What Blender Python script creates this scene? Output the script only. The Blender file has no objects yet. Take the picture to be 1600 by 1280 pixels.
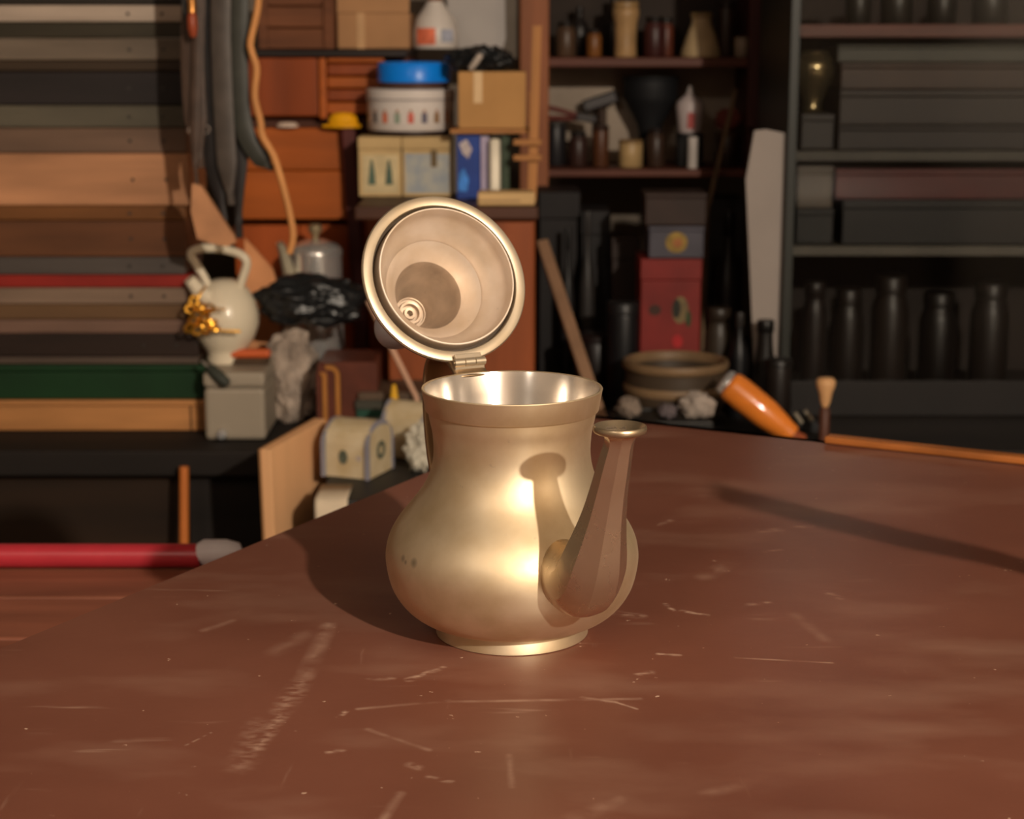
import bpy, bmesh, math, random
from mathutils import Vector, Matrix, noise

S = bpy.context.scene
COL = S.collection
R = math.radians

# ---------------------------------------------------------------- camera
F_PX = 2775.0
PITCH = R(11.8)
TABLE_Z = 0.75
CAM = Vector((0.0, 0.0, TABLE_Z + 0.332))
cd = bpy.data.cameras.new('camera')
cam = bpy.data.objects.new('camera', cd)
COL.objects.link(cam)
cam.location = CAM
cam.rotation_euler = (R(90) - PITCH, 0, 0)
cd.sensor_fit = 'HORIZONTAL'
cd.sensor_width = 36.0
cd.lens = F_PX / 1600 * 36
cd.clip_start = 0.05
cd.dof.use_dof = True
cd.dof.focus_distance = 0.935
cd.dof.aperture_fstop = 13.0
S.camera = cam

# ---------------------------------------------------------------- world, lamps, exposure
w = bpy.data.worlds.new('world')
S.world = w
w.use_nodes = True
w.node_tree.nodes['Background'].inputs[0].default_value = (1.0, 0.8, 0.6, 1)
w.node_tree.nodes['Background'].inputs[1].default_value = 0.02

def lamp(name, loc, watts, color, radius):
    l = bpy.data.lights.new(name, 'POINT')
    l.energy = watts
    l.color = color
    l.shadow_soft_size = radius
    o = bpy.data.objects.new(name, l)
    COL.objects.link(o)
    o.location = loc
    return o

lamp('bulb_or_fill_light', (1.06, -1.16, 1.93), 315, (1.0, 0.875, 0.72), 0.03)
lamp('bulb_or_fill_light', (-0.9, -0.9, 2.28), 24, (1.0, 0.85, 0.70), 0.10)  # weak fill added to lift the dark side, not a known bulb

S.view_settings.view_transform = 'Standard'
S.view_settings.look = 'None'
S.view_settings.gamma = 1
S.view_settings.use_curve_mapping = False
S.view_settings.exposure = 0.0

# ---------------------------------------------------------------- helpers
FW = Vector((0, math.cos(PITCH), -math.sin(PITCH)))
UP = Vector((0, math.sin(PITCH), math.cos(PITCH)))
RT = Vector((1, 0, 0))

def ray(x, y):
    return FW + RT * ((x - 800) / F_PX) + UP * ((640 - y) / F_PX)

def at(x, y, Y):
    """the world point at distance Y ahead of the camera seen at photo pixel x, y"""
    d = ray(x, y)
    return CAM + d * (Y / d.y)

def atz(x, y, z):
    d = ray(x, y)
    return CAM + d * ((z - CAM.z) / d.z)

def xat(x, Y, z):
    """world X for pixel column x at distance Y and height z"""
    dep = Y * math.cos(PITCH) - (z - CAM.z) * math.sin(PITCH)
    return (x - 800) / F_PX * dep

def lin(c):
    c = c / 255.0
    return c / 12.92 if c <= 0.04045 else ((c + 0.055) / 1.055) ** 2.4

def rgb(r, g, b):
    return (lin(r), lin(g), lin(b), 1)

MATS = {}
def mat(name, col, rough=0.6, metal=0.0, var=0.18, scale=14.0, bump=0.0, stretch=(1, 1, 1), spec=0.3, col2=None, coat=0.0):
    """procedural material: colour broken up by noise, optional stretched grain and bump"""
    if name in MATS:
        return MATS[name]
    m = bpy.data.materials.new(name)
    m.use_nodes = True
    nt = m.node_tree
    b = nt.nodes['Principled BSDF']
    tc = nt.nodes.new('ShaderNodeTexCoord')
    mp = nt.nodes.new('ShaderNodeMapping')
    mp.inputs['Scale'].default_value = stretch
    nt.links.new(tc.outputs['Object'], mp.inputs['Vector'])
    nz = nt.nodes.new('ShaderNodeTexNoise')
    nz.inputs['Scale'].default_value = scale
    nz.inputs['Detail'].default_value = 5
    nt.links.new(mp.outputs['Vector'], nz.inputs['Vector'])
    rp = nt.nodes.new('ShaderNodeValToRGB')
    rp.color_ramp.elements[0].position = 0.3
    rp.color_ramp.elements[1].position = 0.7
    c2 = col2 or tuple(min(1, c * (1 + var)) for c in col[:3]) + (1,)
    c1 = tuple(c * (1 - var) for c in col[:3]) + (1,) if col2 is None else col
    rp.color_ramp.elements[0].color = c1
    rp.color_ramp.elements[1].color = c2
    nt.links.new(nz.outputs['Fac'], rp.inputs['Fac'])
    nt.links.new(rp.outputs['Color'], b.inputs['Base Color'])
    b.inputs['Roughness'].default_value = rough
    b.inputs['Metallic'].default_value = metal
    b.inputs['Specular IOR Level'].default_value = spec
    b.inputs['Coat Weight'].default_value = coat
    if bump:
        bp = nt.nodes.new('ShaderNodeBump')
        bp.inputs['Strength'].default_value = bump
        bp.inputs['Distance'].default_value = 0.002
        nt.links.new(nz.outputs['Fac'], bp.inputs['Height'])
        nt.links.new(bp.outputs['Normal'], b.inputs['Normal'])
    MATS[name] = m
    return m

def wood(name, col, rough=0.55, var=0.3, axis='X', scale=30, coat=0.0):
    st = {'X': (0.12, 1, 1), 'Y': (1, 0.12, 1), 'Z': (1, 1, 0.12)}[axis]
    return mat(name, col, rough, 0, var, scale, 0.25, st, coat=coat)

class MB:
    def __init__(self):
        self.bm = bmesh.new()
    def box(self, lo, hi, M=None, bev=0.0):
        lo = Vector(lo); hi = Vector(hi)
        bm = self.bm
        vs = [bm.verts.new(Vector((x, y, z))) for x in (lo.x, hi.x) for y in (lo.y, hi.y) for z in (lo.z, hi.z)]
        fs = [(0, 1, 3, 2), (4, 6, 7, 5), (0, 4, 5, 1), (2, 3, 7, 6), (0, 2, 6, 4), (1, 5, 7, 3)]
        faces = [bm.faces.new([vs[i] for i in f]) for f in fs]
        if bev > 0:
            eds = list({e for f in faces for e in f.edges})
            r = bmesh.ops.bevel(bm, geom=eds, offset=bev, segments=2, affect='EDGES', profile=0.5)
            vs = list({v for f in r['faces'] for v in f.verts} | {v for v in vs if v.is_valid})
        if M is not None:
            for v in vs:
                v.co = M @ v.co
        return self
    def tube(self, pts, rad, n=10, cap=True, flat=None):
        """swept round tube; rad a number or one per point; flat=(ratio) squeezes across the sweep"""
        pts = [Vector(p) for p in pts]
        if not hasattr(rad, '__len__'):
            rad = [rad] * len(pts)
        bm = self.bm
        rings = []
        ref = None
        for i, p in enumerate(pts):
            t = (pts[min(i + 1, len(pts) - 1)] - pts[max(i - 1, 0)]).normalized()
            if ref is None:
                a = Vector((0, 1, 0)) if abs(t.y) < 0.8 else Vector((1, 0, 0))
                ref = (a - t * a.dot(t)).normalized()
            else:
                ref = (ref - t * ref.dot(t)).normalized()
            bi = t.cross(ref).normalized()
            k = flat if flat else 1.0
            rings.append([bm.verts.new(p + (ref * math.cos(2 * math.pi * j / n) * k + bi * math.sin(2 * math.pi * j / n)) * rad[i]) for j in range(n)])
        for a, b in zip(rings, rings[1:]):
            for j in range(n):
                f = bm.faces.new([a[j], a[(j + 1) % n], b[(j + 1) % n], b[j]])
                f.smooth = True
        if cap:
            bm.faces.new(list(reversed(rings[0])))
            bm.faces.new(rings[-1])
        return self
    def lathe(self, prof, c=(0, 0, 0), n=40, M=None, smooth=True, sx=1.0, sy=1.0):
        bm = self.bm
        c = Vector(c)
        rings = []
        for r, z in prof:
            if r <= 1e-6:
                rings.append([bm.verts.new(c + Vector((0, 0, z)))])
            else:
                rings.append([bm.verts.new(c + Vector((r * sx * math.cos(2 * math.pi * j / n), r * sy * math.sin(2 * math.pi * j / n), z))) for j in range(n)])
        for a, b in zip(rings, rings[1:]):
            for j in range(n):
                k = (j + 1) % n
                if len(a) == 1 and len(b) == 1:
                    continue
                if len(a) == 1:
                    f = bm.faces.new([a[0], b[k], b[j]])
                elif len(b) == 1:
                    f = bm.faces.new([a[j], a[k], b[0]])
                else:
                    f = bm.faces.new([a[j], a[k], b[k], b[j]])
                f.smooth = smooth
        if M is not None:
            for ring in rings:
                for v in ring:
                    v.co = M @ v.co
        return self
    def prism(self, outline, y0, y1, M=None):
        """outline of (x, z) pairs, swept in y"""
        bm = self.bm
        a = [bm.verts.new(Vector((x, y0, z))) for x, z in outline]
        b = [bm.verts.new(Vector((x, y1, z))) for x, z in outline]
        bm.faces.new(a); bm.faces.new(list(reversed(b)))
        n = len(a)
        for i in range(n):
            bm.faces.new([a[i], b[i], b[(i + 1) % n], a[(i + 1) % n]])
        if M is not None:
            for v in a + b:
                v.co = M @ v.co
        return self
    def blob(self, c, rad, amp=0.15, freq=3.0, seed=0.0, sub=4, M=None, flatbase=None):
        """crumpled lump"""
        r = bmesh.ops.create_icosphere(self.bm, subdivisions=sub, radius=1.0)
        c = Vector(c)
        for v in r['verts']:
            n = v.co.normalized()
            d = 1 + amp * (noise.noise(n * freq + Vector((seed, seed * 1.7, 0))) * 1.2 + abs(noise.noise(n * freq * 2.3 + Vector((0, seed, seed)))) * 1.1 - 0.2)
            p = Vector((n.x * rad[0], n.y * rad[1], n.z * rad[2])) * d
            if M is not None:
                p = M @ p
            v.co = c + p
            if flatbase is not None and v.co.z < flatbase:
                v.co.z = flatbase
        for f in self.bm.faces:
            f.smooth = True
        return self
    def build(self, name, m, parent=None, fix=True, sharp=52):
        if fix:
            bmesh.ops.recalc_face_normals(self.bm, faces=self.bm.faces)
        for e in self.bm.edges:
            if len(e.link_faces) == 2 and e.calc_face_angle() > R(sharp):
                e.smooth = False
        me = bpy.data.meshes.new(name)
        self.bm.to_mesh(me)
        self.bm.free()
        o = bpy.data.objects.new(name, me)
        COL.objects.link(o)
        if m:
            me.materials.append(m)
        if parent is not None:
            o.parent = parent
            o.matrix_parent_inverse = Matrix.Translation(-WLOC[parent.name])
            WLOC[o.name] = Vector((0, 0, 0))
        else:
            WLOC[o.name] = Vector((0, 0, 0))
        return o

WLOC = {}
def thing(name, label, cat, loc=(0, 0, 0), group=None):
    o = bpy.data.objects.new(name, None)
    COL.objects.link(o)
    o.empty_display_size = 0.02
    o.location = loc
    WLOC[o.name] = Vector(loc)
    o['label'] = label
    o['category'] = cat
    if group:
        o['group'] = group
    return o
def tag(o, label, cat, group=None):
    o['label'] = label; o['category'] = cat
    if group: o['group'] = group
    return o
def struct(o):
    o['kind'] = 'structure'
    return o

def catmull(pts, n=6):
    pts = [Vector(p) for p in pts]
    P = [pts[0] * 2 - pts[1]] + pts + [pts[-1] * 2 - pts[-2]]
    out = []
    for i in range(1, len(P) - 2):
        for k in range(n):
            t = k / n
            a, b, c, d = P[i - 1], P[i], P[i + 1], P[i + 2]
            out.append(0.5 * ((2 * b) + (c - a) * t + (2 * a - 5 * b + 4 * c - d) * t * t + (3 * b - a - 3 * c + d) * t ** 3))
    out.append(pts[-1])
    return out
def spread(vals, n=6):
    """interpolate radii to match catmull"""
    out = []
    for a, b in zip(vals, vals[1:]):
        for k in range(n):
            t = k / n
            out.append(a + (b - a) * t)
    out.append(vals[-1])
    return out

# ---------------------------------------------------------------- room shell
RX0, RX1, RY0, RY1, RZ = -1.75, 1.75, -2.3, 3.3, 2.5
plaster = mat('plaster', rgb(118, 106, 94), 0.85, 0, 0.12, 5, 0.2)
struct(MB().box((RX0 - .1, RY1, 0), (RX1 + .1, RY1 + .1, RZ)).build('wall_back', plaster))
struct(MB().box((RX0 - .1, RY0 - .1, 0), (RX0, RY1 + .1, RZ)).build('wall_left', plaster))
struct(MB().box((RX1, RY0 - .1, 0), (RX1 + .1, RY1 + .1, RZ)).build('wall_right', mat('cream_plaster', rgb(158, 146, 132), 0.85, 0, 0.08, 5, 0.2)))
struct(MB().box((RX0 - .1, RY0 - .1, 0), (RX1 + .1, RY0, RZ)).build('wall_front', mat('brown_plaster', rgb(92, 78, 66), 0.85, 0, 0.12, 5, 0.2)))
struct(MB().box((RX0 - .1, RY0 - .1, -.1), (RX1 + .1, RY1 + .1, 0)).build('floor', mat('floor_cement', rgb(70, 60, 52), 0.8, 0, 0.25, 6, 0.2)))
struct(MB().box((RX0 - .1, RY0 - .1, RZ), (RX1 + .1, RY1 + .1, RZ + .1)).build('ceiling', plaster))

# ---------------------------------------------------------------- table
TC = atz(875, 643, TABLE_Z)              # its far corner
U = Vector((0.8826, -0.4700, 0)).normalized()
V = Vector((-U.y * -1, -U.x, 0)).normalized()
V = Vector((-0.4700, -0.8826, 0)).normalized()

def table_material():
    m = bpy.data.materials.new('painted_table_top')
    m.use_nodes = True
    nt = m.node_tree
    N, L = nt.nodes, nt.links
    b = N['Principled BSDF']
    tc = N.new('ShaderNodeTexCoord')
    def noise_tex(scale, detail=4, st=(1, 1, 1), rot=0.0):
        mp = N.new('ShaderNodeMapping'); mp.inputs['Scale'].default_value = st; mp.inputs['Rotation'].default_value = (0, 0, rot)
        L.new(tc.outputs['Object'], mp.inputs['Vector'])
        t = N.new('ShaderNodeTexNoise'); t.inputs['Scale'].default_value = scale; t.inputs['Detail'].default_value = detail
        L.new(mp.outputs['Vector'], t.inputs['Vector'])
        return t.outputs['Fac']
    def ramp(fac, p0, p1, c0=(0, 0, 0, 1), c1=(1, 1, 1, 1)):
        r = N.new('ShaderNodeValToRGB')
        r.color_ramp.elements[0].position = p0; r.color_ramp.elements[1].position = p1
        r.color_ramp.elements[0].color = c0; r.color_ramp.elements[1].color = c1
        L.new(fac, r.inputs['Fac'])
        return r.outputs['Color']
    def math_n(op, a, bb=None, c=None, clamp=False):
        n = N.new('ShaderNodeMath'); n.operation = op; n.use_clamp = clamp
        for i, v in enumerate((a, bb, c)):
            if v is None: continue
            if isinstance(v, (int, float)): n.inputs[i].default_value = v
            else: L.new(v, n.inputs[i])
        return n.outputs[0]
    base = ramp(noise_tex(5, 8), 0.28, 0.74, rgb(100, 57, 43), rgb(124, 77, 61))
    # broad rubbed patches
    rub = math_n('MULTIPLY', ramp(noise_tex(9, 6, (1, 2.2, 1), 0.5), 0.50, 0.85), 0.17)
    # fine random scratches
    fine = math_n('MULTIPLY', ramp(noise_tex(130, 3, (0.10, 1, 1), 0.45), 0.66, 0.78), ramp(noise_tex(16, 3), 0.5, 0.7))
    fine2 = math_n('MULTIPLY', ramp(noise_tex(120, 3, (1, 0.12, 1), -0.5), 0.68, 0.80), ramp(noise_tex(13, 3, (1, 1, 1), 1.1), 0.52, 0.7))
    speck = math_n('MULTIPLY', ramp(noise_tex(190, 2), 0.75, 0.80), 0.8)
    # scuffs where the photograph shows them: soft capsules broken up by noise
    sep = N.new('ShaderNodeSeparateXYZ'); L.new(tc.outputs['Object'], sep.inputs[0])
    X, Y = sep.outputs[0], sep.outputs[1]
    grit = ramp(noise_tex(240, 4, (0.5, 1, 1), 0.4), 0.42, 0.62)
    soft = ramp(noise_tex(60, 4), 0.32, 0.62)
    tot = None
    marks = [(514, 975, 475, 1060, 12, .32, 1), (472, 1065, 440, 1110, 16, .30, 0), (440, 1118, 400, 1172, 11, .38, 0), (405, 1130, 375, 1200, 20, .2, 0),
             (640, 1062, 690, 1043, 8, .6, 0), (578, 1062, 612, 1060, 7, .3, 0), (560, 1108, 700, 1095, 5, .32, 1), (690, 1097, 1000, 1092, 5, .34, 1),
             (575, 1140, 670, 1172, 6, .28, 1), (290, 1165, 330, 1145, 2, .5, 0), (515, 1175, 535, 1172, 7, .5, 0), (530, 1120, 540, 1112, 5, .7, 0),
             (1066, 955, 1104, 961, 5, .7, 0), (1040, 944, 1052, 954, 4, .6, 0), (960, 958, 1000, 963, 10, .38, 0), (1030, 1022, 1060, 1024, 5, .6, 0),
             (998, 1053, 1018, 1051, 7, .5, 0), (1170, 945, 1200, 942, 6, .45, 0), (910, 1090, 960, 1097, 5, .5, 1), (960, 1097, 995, 1108, 3, .6, 1),
             (1150, 1028, 1300, 1036, 3, .42, 1), (1190, 830, 1215, 828, 10, .4, 0), (1240, 824, 1270, 822, 6, .35, 0), (1195, 862, 1220, 859, 4, .6, 0),
             (1100, 902, 1140, 880, 14, .16, 1), (1290, 925, 1312, 935, 7, .35, 0), (1030, 820, 1050, 812, 5, .4, 0), (670, 1215, 705, 1222, 6, .4, 0),
             (795, 1180, 800, 1230, 5, .25, 1), (640, 1195, 655, 1200, 8, .4, 0), (900, 1280, 970, 1250, 20, .2, 1), (600, 1280, 625, 1240, 8, .3, 1),
             (1100, 1240, 1160, 1228, 14, .16, 1), (430, 1020, 480, 990, 16, .14, 1), (320, 985, 360, 970, 8, .22, 1), (1290, 1000, 1240, 960, 10, .15, 1)]
    for (x0, y0, x1, y1, wpx, amt, kind) in marks:
        p, q = atz(x0, y0, TABLE_Z), atz(x1, y1, TABLE_Z)
        d = q - p; ln2 = d.length_squared
        wid = wpx / F_PX * (p - CAM).length * 1.5
        ax = math_n('SUBTRACT', X, p.x); ay = math_n('SUBTRACT', Y, p.y)
        t = math_n('ADD', math_n('MULTIPLY', ax, d.x / ln2), math_n('MULTIPLY', ay, d.y / ln2), clamp=True)
        ex = math_n('SUBTRACT', ax, math_n('MULTIPLY', t, d.x)); ey = math_n('SUBTRACT', ay, math_n('MULTIPLY', t, d.y))
        dist = math_n('SQRT', math_n('ADD', math_n('MULTIPLY', ex, ex), math_n('MULTIPLY', ey, ey)))
        f = math_n('SUBTRACT', 1.0, math_n('DIVIDE', dist, wid), clamp=True)
        f = math_n('MULTIPLY', f, amt)
        f = math_n('MULTIPLY', f, soft if kind else grit)
        tot = f if tot is None else math_n('MAXIMUM', tot, f)
    allm = math_n('MAXIMUM', tot, math_n('MAXIMUM', rub, math_n('MAXIMUM', math_n('MULTIPLY', fine, .42), math_n('MAXIMUM', math_n('MULTIPLY', fine2, .34), speck))), clamp=True)
    mix = N.new('ShaderNodeMix'); mix.data_type = 'RGBA'
    L.new(allm, mix.inputs[0]); L.new(base, mix.inputs[6]); mix.inputs[7].default_value = rgb(215, 182, 158)
    L.new(mix.outputs[2], b.inputs['Base Color'])
    rr = math_n('ADD', math_n('MULTIPLY', allm, 0.3), 0.42)
    L.new(rr, b.inputs['Roughness'])
    b.inputs['Specular IOR Level'].default_value = 0.35
    bp = N.new('ShaderNodeBump'); bp.inputs['Strength'].default_value = 0.12; bp.inputs['Distance'].default_value = 0.0008
    L.new(noise_tex(90, 5), bp.inputs['Height']); L.new(bp.outputs['Normal'], b.inputs['Normal'])
    return m

table = thing('work_table', 'reddish brown painted table with scratched top holding the open teapot', 'table', (TC.x, TC.y, 0))
def corner_round(p, d0, d1, r, n=8):
    out = []
    c = p + d0 * r + d1 * r
    for k in range(n + 1):
        a = math.pi / 2 * k / n
        out.append(c - d0 * r * math.cos(a) - d1 * r * math.sin(a))
    return out
LU, LV = 1.15, 1.42
pA, pB, pC, pD = TC, TC + U * LU, TC + U * LU + V * LV, TC + V * LV
out = corner_round(pA, V, U, .012) [::-1]
out = corner_round(pA, U, V, .012) + corner_round(pD, -V, U, .012)[::1] + corner_round(pC, -U, -V, .012) + corner_round(pB, V, -U, .012)
mb = MB()
for zz in (0,):
    top = [mb.bm.verts.new((p.x, p.y, TABLE_Z)) for p in out]
    bot = [mb.bm.verts.new((p.x, p.y, TABLE_Z - .028)) for p in out]
    mb.bm.faces.new(top); mb.bm.faces.new(bot[::-1])
    for i in range(len(out)):
        j = (i + 1) % len(out)
        mb.bm.faces.new([top[i], bot[i], bot[j], top[j]])
tm = table_material()
mb.build('table_top', tm, table)
legm = wood('dark_table_wood', rgb(70, 42, 30), axis='Z')
for (a, b_) in ((.06, .06), (LU - .06, .06), (.06, LV - .06), (LU - .06, LV - .06)):
    p = TC + U * a + V * b_
    ang = math.atan2(U.y, U.x)
    MB().box((-.025, -.025, 0), (.025, .025, TABLE_Z - .028), Matrix.Translation((p.x, p.y, 0)) @ Matrix.Rotation(ang, 4, 'Z'), .003).build('leg', legm, table)
for (p, q) in ((pA, pB), (pA, pD)):
    d = (q - p).normalized(); n_ = (U if q is pD else V)
    a = p + d * .05 + n_ * .05; bq = q - d * .05 + n_ * .05
    M = Matrix.Translation((a.x, a.y, 0)) @ Matrix.Rotation(math.atan2(d.y, d.x), 4, 'Z')
    MB().box((.035, -.01, TABLE_Z - .11), ((bq - a).length - .035, .01, TABLE_Z - .0281), M).build('apron', legm, table)
# ---------------------------------------------------------------- teapot
PY = 0.97
POT = Vector((0.0, PY, TABLE_Z + 0.0004))

def brass_material(name, col, rough, metal, blotch=0.25, stain=None, spots=()):
    m = bpy.data.materials.new(name)
    m.use_nodes = True
    nt = m.node_tree; N, L = nt.nodes, nt.links
    b = N['Principled BSDF']
    tc = N.new('ShaderNodeTexCoord')
    n1 = N.new('ShaderNodeTexNoise'); n1.inputs['Scale'].default_value = 38; n1.inputs['Detail'].default_value = 6
    n2 = N.new('ShaderNodeTexNoise'); n2.inputs['Scale'].default_value = 160; n2.inputs['Detail'].default_value = 4
    L.new(tc.outputs['Object'], n1.inputs['Vector']); L.new(tc.outputs['Object'], n2.inputs['Vector'])
    r1 = N.new('ShaderNodeValToRGB')
    r1.color_ramp.elements[0].position = 0.30; r1.color_ramp.elements[1].position = 0.62
    dk = stain or tuple(c * k for c, k in zip(col[:3], (0.80, 0.74, 0.64))) + (1,)
    r1.color_ramp.elements[0].color = tuple(c * (1 - blotch) + d * blotch for c, d in zip(col[:3], dk[:3])) + (1,)
    r1.color_ramp.elements[1].color = col
    L.new(n1.outputs['Fac'], r1.inputs['Fac'])
    # small tarnish spots
    r2 = N.new('ShaderNodeValToRGB')
    r2.color_ramp.elements[0].position = 0.71; r2.color_ramp.elements[1].position = 0.80
    L.new(n2.outputs['Fac'], r2.inputs['Fac'])
    mx = N.new('ShaderNodeMix'); mx.data_type = 'RGBA'
    ml = N.new('ShaderNodeMath'); ml.operation = 'MULTIPLY'; ml.inputs[1].default_value = 0.45
    L.new(r2.outputs['Color'], ml.inputs[0]); L.new(ml.outputs[0], mx.inputs[0])
    L.new(r1.outputs['Color'], mx.inputs[6]); mx.inputs[7].default_value = tuple(c * .4 for c in col[:3]) + (1,)
    colour = mx.outputs[2]
    for (pt_, rad_) in spots:
        vd_ = N.new('ShaderNodeVectorMath'); vd_.operation = 'DISTANCE'; vd_.inputs[1].default_value = pt_
        L.new(tc.outputs['Object'], vd_.inputs[0])
        ms = N.new('ShaderNodeMapRange'); ms.inputs['From Min'].default_value = rad_ * .4; ms.inputs['From Max'].default_value = rad_ * 1.5
        ms.inputs['To Min'].default_value = .6; ms.inputs['To Max'].default_value = 0
        L.new(vd_.outputs['Value'], ms.inputs['Value'])
        m2 = N.new('ShaderNodeMix'); m2.data_type = 'RGBA'
        L.new(ms.outputs[0], m2.inputs[0]); L.new(colour, m2.inputs[6]); m2.inputs[7].default_value = (.16, .12, .07, 1)
        colour = m2.outputs[2]
    L.new(colour, b.inputs['Base Color'])
    mr = N.new('ShaderNodeMapRange'); mr.inputs['To Min'].default_value = rough + .07; mr.inputs['To Max'].default_value = rough - .05
    L.new(n1.outputs['Fac'], mr.inputs['Value']); L.new(mr.outputs[0], b.inputs['Roughness'])
    b.inputs['Metallic'].default_value = metal
    bp = N.new('ShaderNodeBump'); bp.inputs['Strength'].default_value = 0.05; bp.inputs['Distance'].default_value = 0.001
    L.new(n1.outputs['Fac'], bp.inputs['Height']); L.new(bp.outputs['Normal'], b.inputs['Normal'])
    return m

brass = brass_material('pale_brass', (0.85, 0.71, 0.50, 1), 0.50, 0.95, .9, spots=(((-.0605, .9317, .8045), .0019), ((-.054, .923, .8045), .0024), ((-.0585, .929, .803), .0012)))
brass_lip = brass_material('aged_brass', (0.50, 0.40, 0.27, 1), 0.33, 0.9, .6)
spoutm = brass_material('worn_brass', (0.74, 0.62, 0.47, 1), 0.26, 0.94, .5)
tin = brass_material('tin_lining', (0.82, 0.76, 0.69, 1), 0.24, 0.85, .25)
tin_lid = brass_material('lid_lining', (0.72, 0.615, 0.52, 1), 0.40, 0.52, .9)
brass_lid = brass_material('lid_brass', (0.58, 0.49, 0.37, 1), 0.36, 0.78, .9)
dark_brass = brass_material('shaded_brass', (0.40, 0.28, 0.17, 1), 0.36, 0.9, .5)  # handle brass darkened: its shade and dark reflections are in the colour

teapot = thing('teapot', 'pale brass teapot with its hinged lid open and a faceted spout, on the brown table', 'teapot', POT)
prof = [(.0418, .0084), (.0474, .0090), (.0534, .0115), (.0593, .0157), (.0646, .0217), (.0687, .0294), (.0709, .0385), (.0716, .0455),
        (.0708, .0525), (.0688, .0585), (.0652, .0650), (.0606, .0712), (.0556, .0773), (.0508, .0838), (.0473, .0905), (.0450, .0975), (.0440, .1045),
        (.0441, .1110), (.0448, .1180), (.0461, .1235), (.0470, .1290)]
# smooth the profile
pv = catmull([(r, 0, z) for r, z in prof], 3)
MB().lathe([(p.x, p.z) for p in pv] , POT, 96).build('body', brass, teapot)
MB().lathe([(.0470, .1288), (.0480, .1291), (.0484, .1296), (.0503, .1405), (.05055, .1413), (.0502, .1418), (.0494, .1418), (.0489, .1412)], POT, 96).build('rim_band', brass, teapot)
MB().lathe([(.0489, .1414), (.0478, .1380), (.0463, .1290), (.0450, .1200), (.0430, .1110), (.0428, .1040), (.0440, .0960), (.0470, .0880), (.0540, .0770), (.0620, .0660),
            (.0680, .0560), (.0695, .0460), (.0680, .0360), (.0620, .0240), (.0520, .0150), (.0400, .0120), (0, .0115)], POT, 72).build('inner_lining', tin, teapot)
MB().lathe([(.0405, .0102), (.0418, .0086), (.0421, .0072), (.0426, .0046), (.0433, .0012), (.0434, 0), (.0424, 0), (.0395, .0070)], POT, 96).build('foot_ring', brass, teapot)

# spout: an octagonal tube swept in the vertical plane at azimuth SPA right of the camera side
SPA = R(25.5)
sdir = Vector((math.sin(SPA), -math.cos(SPA), 0))
sside = Vector((math.cos(SPA), math.sin(SPA), 0))
def sp(r, z): return POT + sdir * r + Vector((0, 0, z))
path = [(.056, .0535, .0165), (.064, .0525, .0175), (.073, .0515, .0182), (.0830, .0520, .0189), (.0910, .0562, .0186), (.0963, .0637, .0176), (.1003, .0728, .0160), (.1043, .0830, .0137),
        (.1090, .0960, .0112), (.1135, .1090, .0096), (.1175, .1200, .0087), (.1208, .1290, .0079), (.1230, .1345, .0074), (.1240, .1378, .0077), (.1243, .1398, .0092), (.1244, .1411, .0110)]
bp_ = catmull([(a, c, b) for a, b, c in path], 4)
pts = [(p.x, p.z, p.y) for p in bp_]
mb = MB()
rings = []
NS = 32
npt = len(pts)
for i, (r, z, rad) in enumerate(pts):
    a = Vector((pts[max(i - 1, 0)][0], pts[max(i - 1, 0)][1])); b = Vector((pts[min(i + 1, npt - 1)][0], pts[min(i + 1, npt - 1)][1]))
    t = (b - a).normalized()
    nrm = sdir * t.y + Vector((0, 0, -t.x))     # outward / under side
    u = i / (npt - 1)
    wgt = min(1, max(0, (u - .16) / .22))        # round where it is soldered on, octagonal above the elbow
    side = .86 + .14 * min(1, u / .35)
    ring = []
    for j in range(NS):
        an = 2 * math.pi * j / NS + math.pi / 8
        loc = (an - math.pi / 8) % (math.pi / 4) - math.pi / 8
        ro = math.cos(math.pi / 8) / math.cos(loc) * 1.02
        k = rad * (1 - wgt + wgt * ro)
        ring.append(mb.bm.verts.new(sp(r, z) + sside * math.cos(an) * k * side + nrm * math.sin(an) * k))
    rings.append(ring)
for a, b in zip(rings, rings[1:]):
    for j in range(NS):
        f = mb.bm.faces.new([a[j], a[(j + 1) % NS], b[(j + 1) % NS], b[j]]); f.smooth = True
spout = mb.build('spout', spoutm, teapot, sharp=16)
# flared lip with a hollow mouth
tip = sp(.1240, .1345)
MB().lathe([(.0100, .0058), (.0120, .0060), (.0131, .0065), (.0135, .0078), (.0133, .0094), (.0127, .0099), (.0121, .0094), (.0098, .0068), (.0074, .0052), (.0055, .0030), (0, .0022)],
           tip, 40).build('spout_lip', brass_lip, teapot)
# collar where the spout is soldered to the belly
# hinge, handle, lid: opposite side
HA = R(28)
hdir = Vector((-math.sin(HA), math.cos(HA), 0)); hside = Vector((math.cos(HA), math.sin(HA), 0))
def hp(r, z, s=0): return POT + hdir * r + hside * s + Vector((0, 0, z))
hpath = catmull([hp(.049, .1385), hp(.056, .1440), (hp(.066, .1485)), hp(.078, .1490), hp(.088, .1440), hp(.0935, .1330), hp(.0945, .118), hp(.0925, .100), hp(.0885, .083), hp(.0815, .068), hp(.072, .056), hp(.067, .052)], 4)
mb = MB()
prev = None
rr = []
for i, p in enumerate(hpath):
    t = (hpath[min(i + 1, len(hpath) - 1)] - hpath[max(i - 1, 0)]).normalized()
    n_ = hside.cross(t).normalized()
    w_, th = .0105, .0022
    prof8 = [(-w_, -th * .6), (-w_ * .8, -th), (w_ * .8, -th), (w_, -th * .6), (w_, th * .6), (w_ * .8, th), (-w_ * .8, th), (-w_, th * .6)]
    rr.append([mb.bm.verts.new(p + hside * a + n_ * b) for a, b in prof8])
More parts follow.
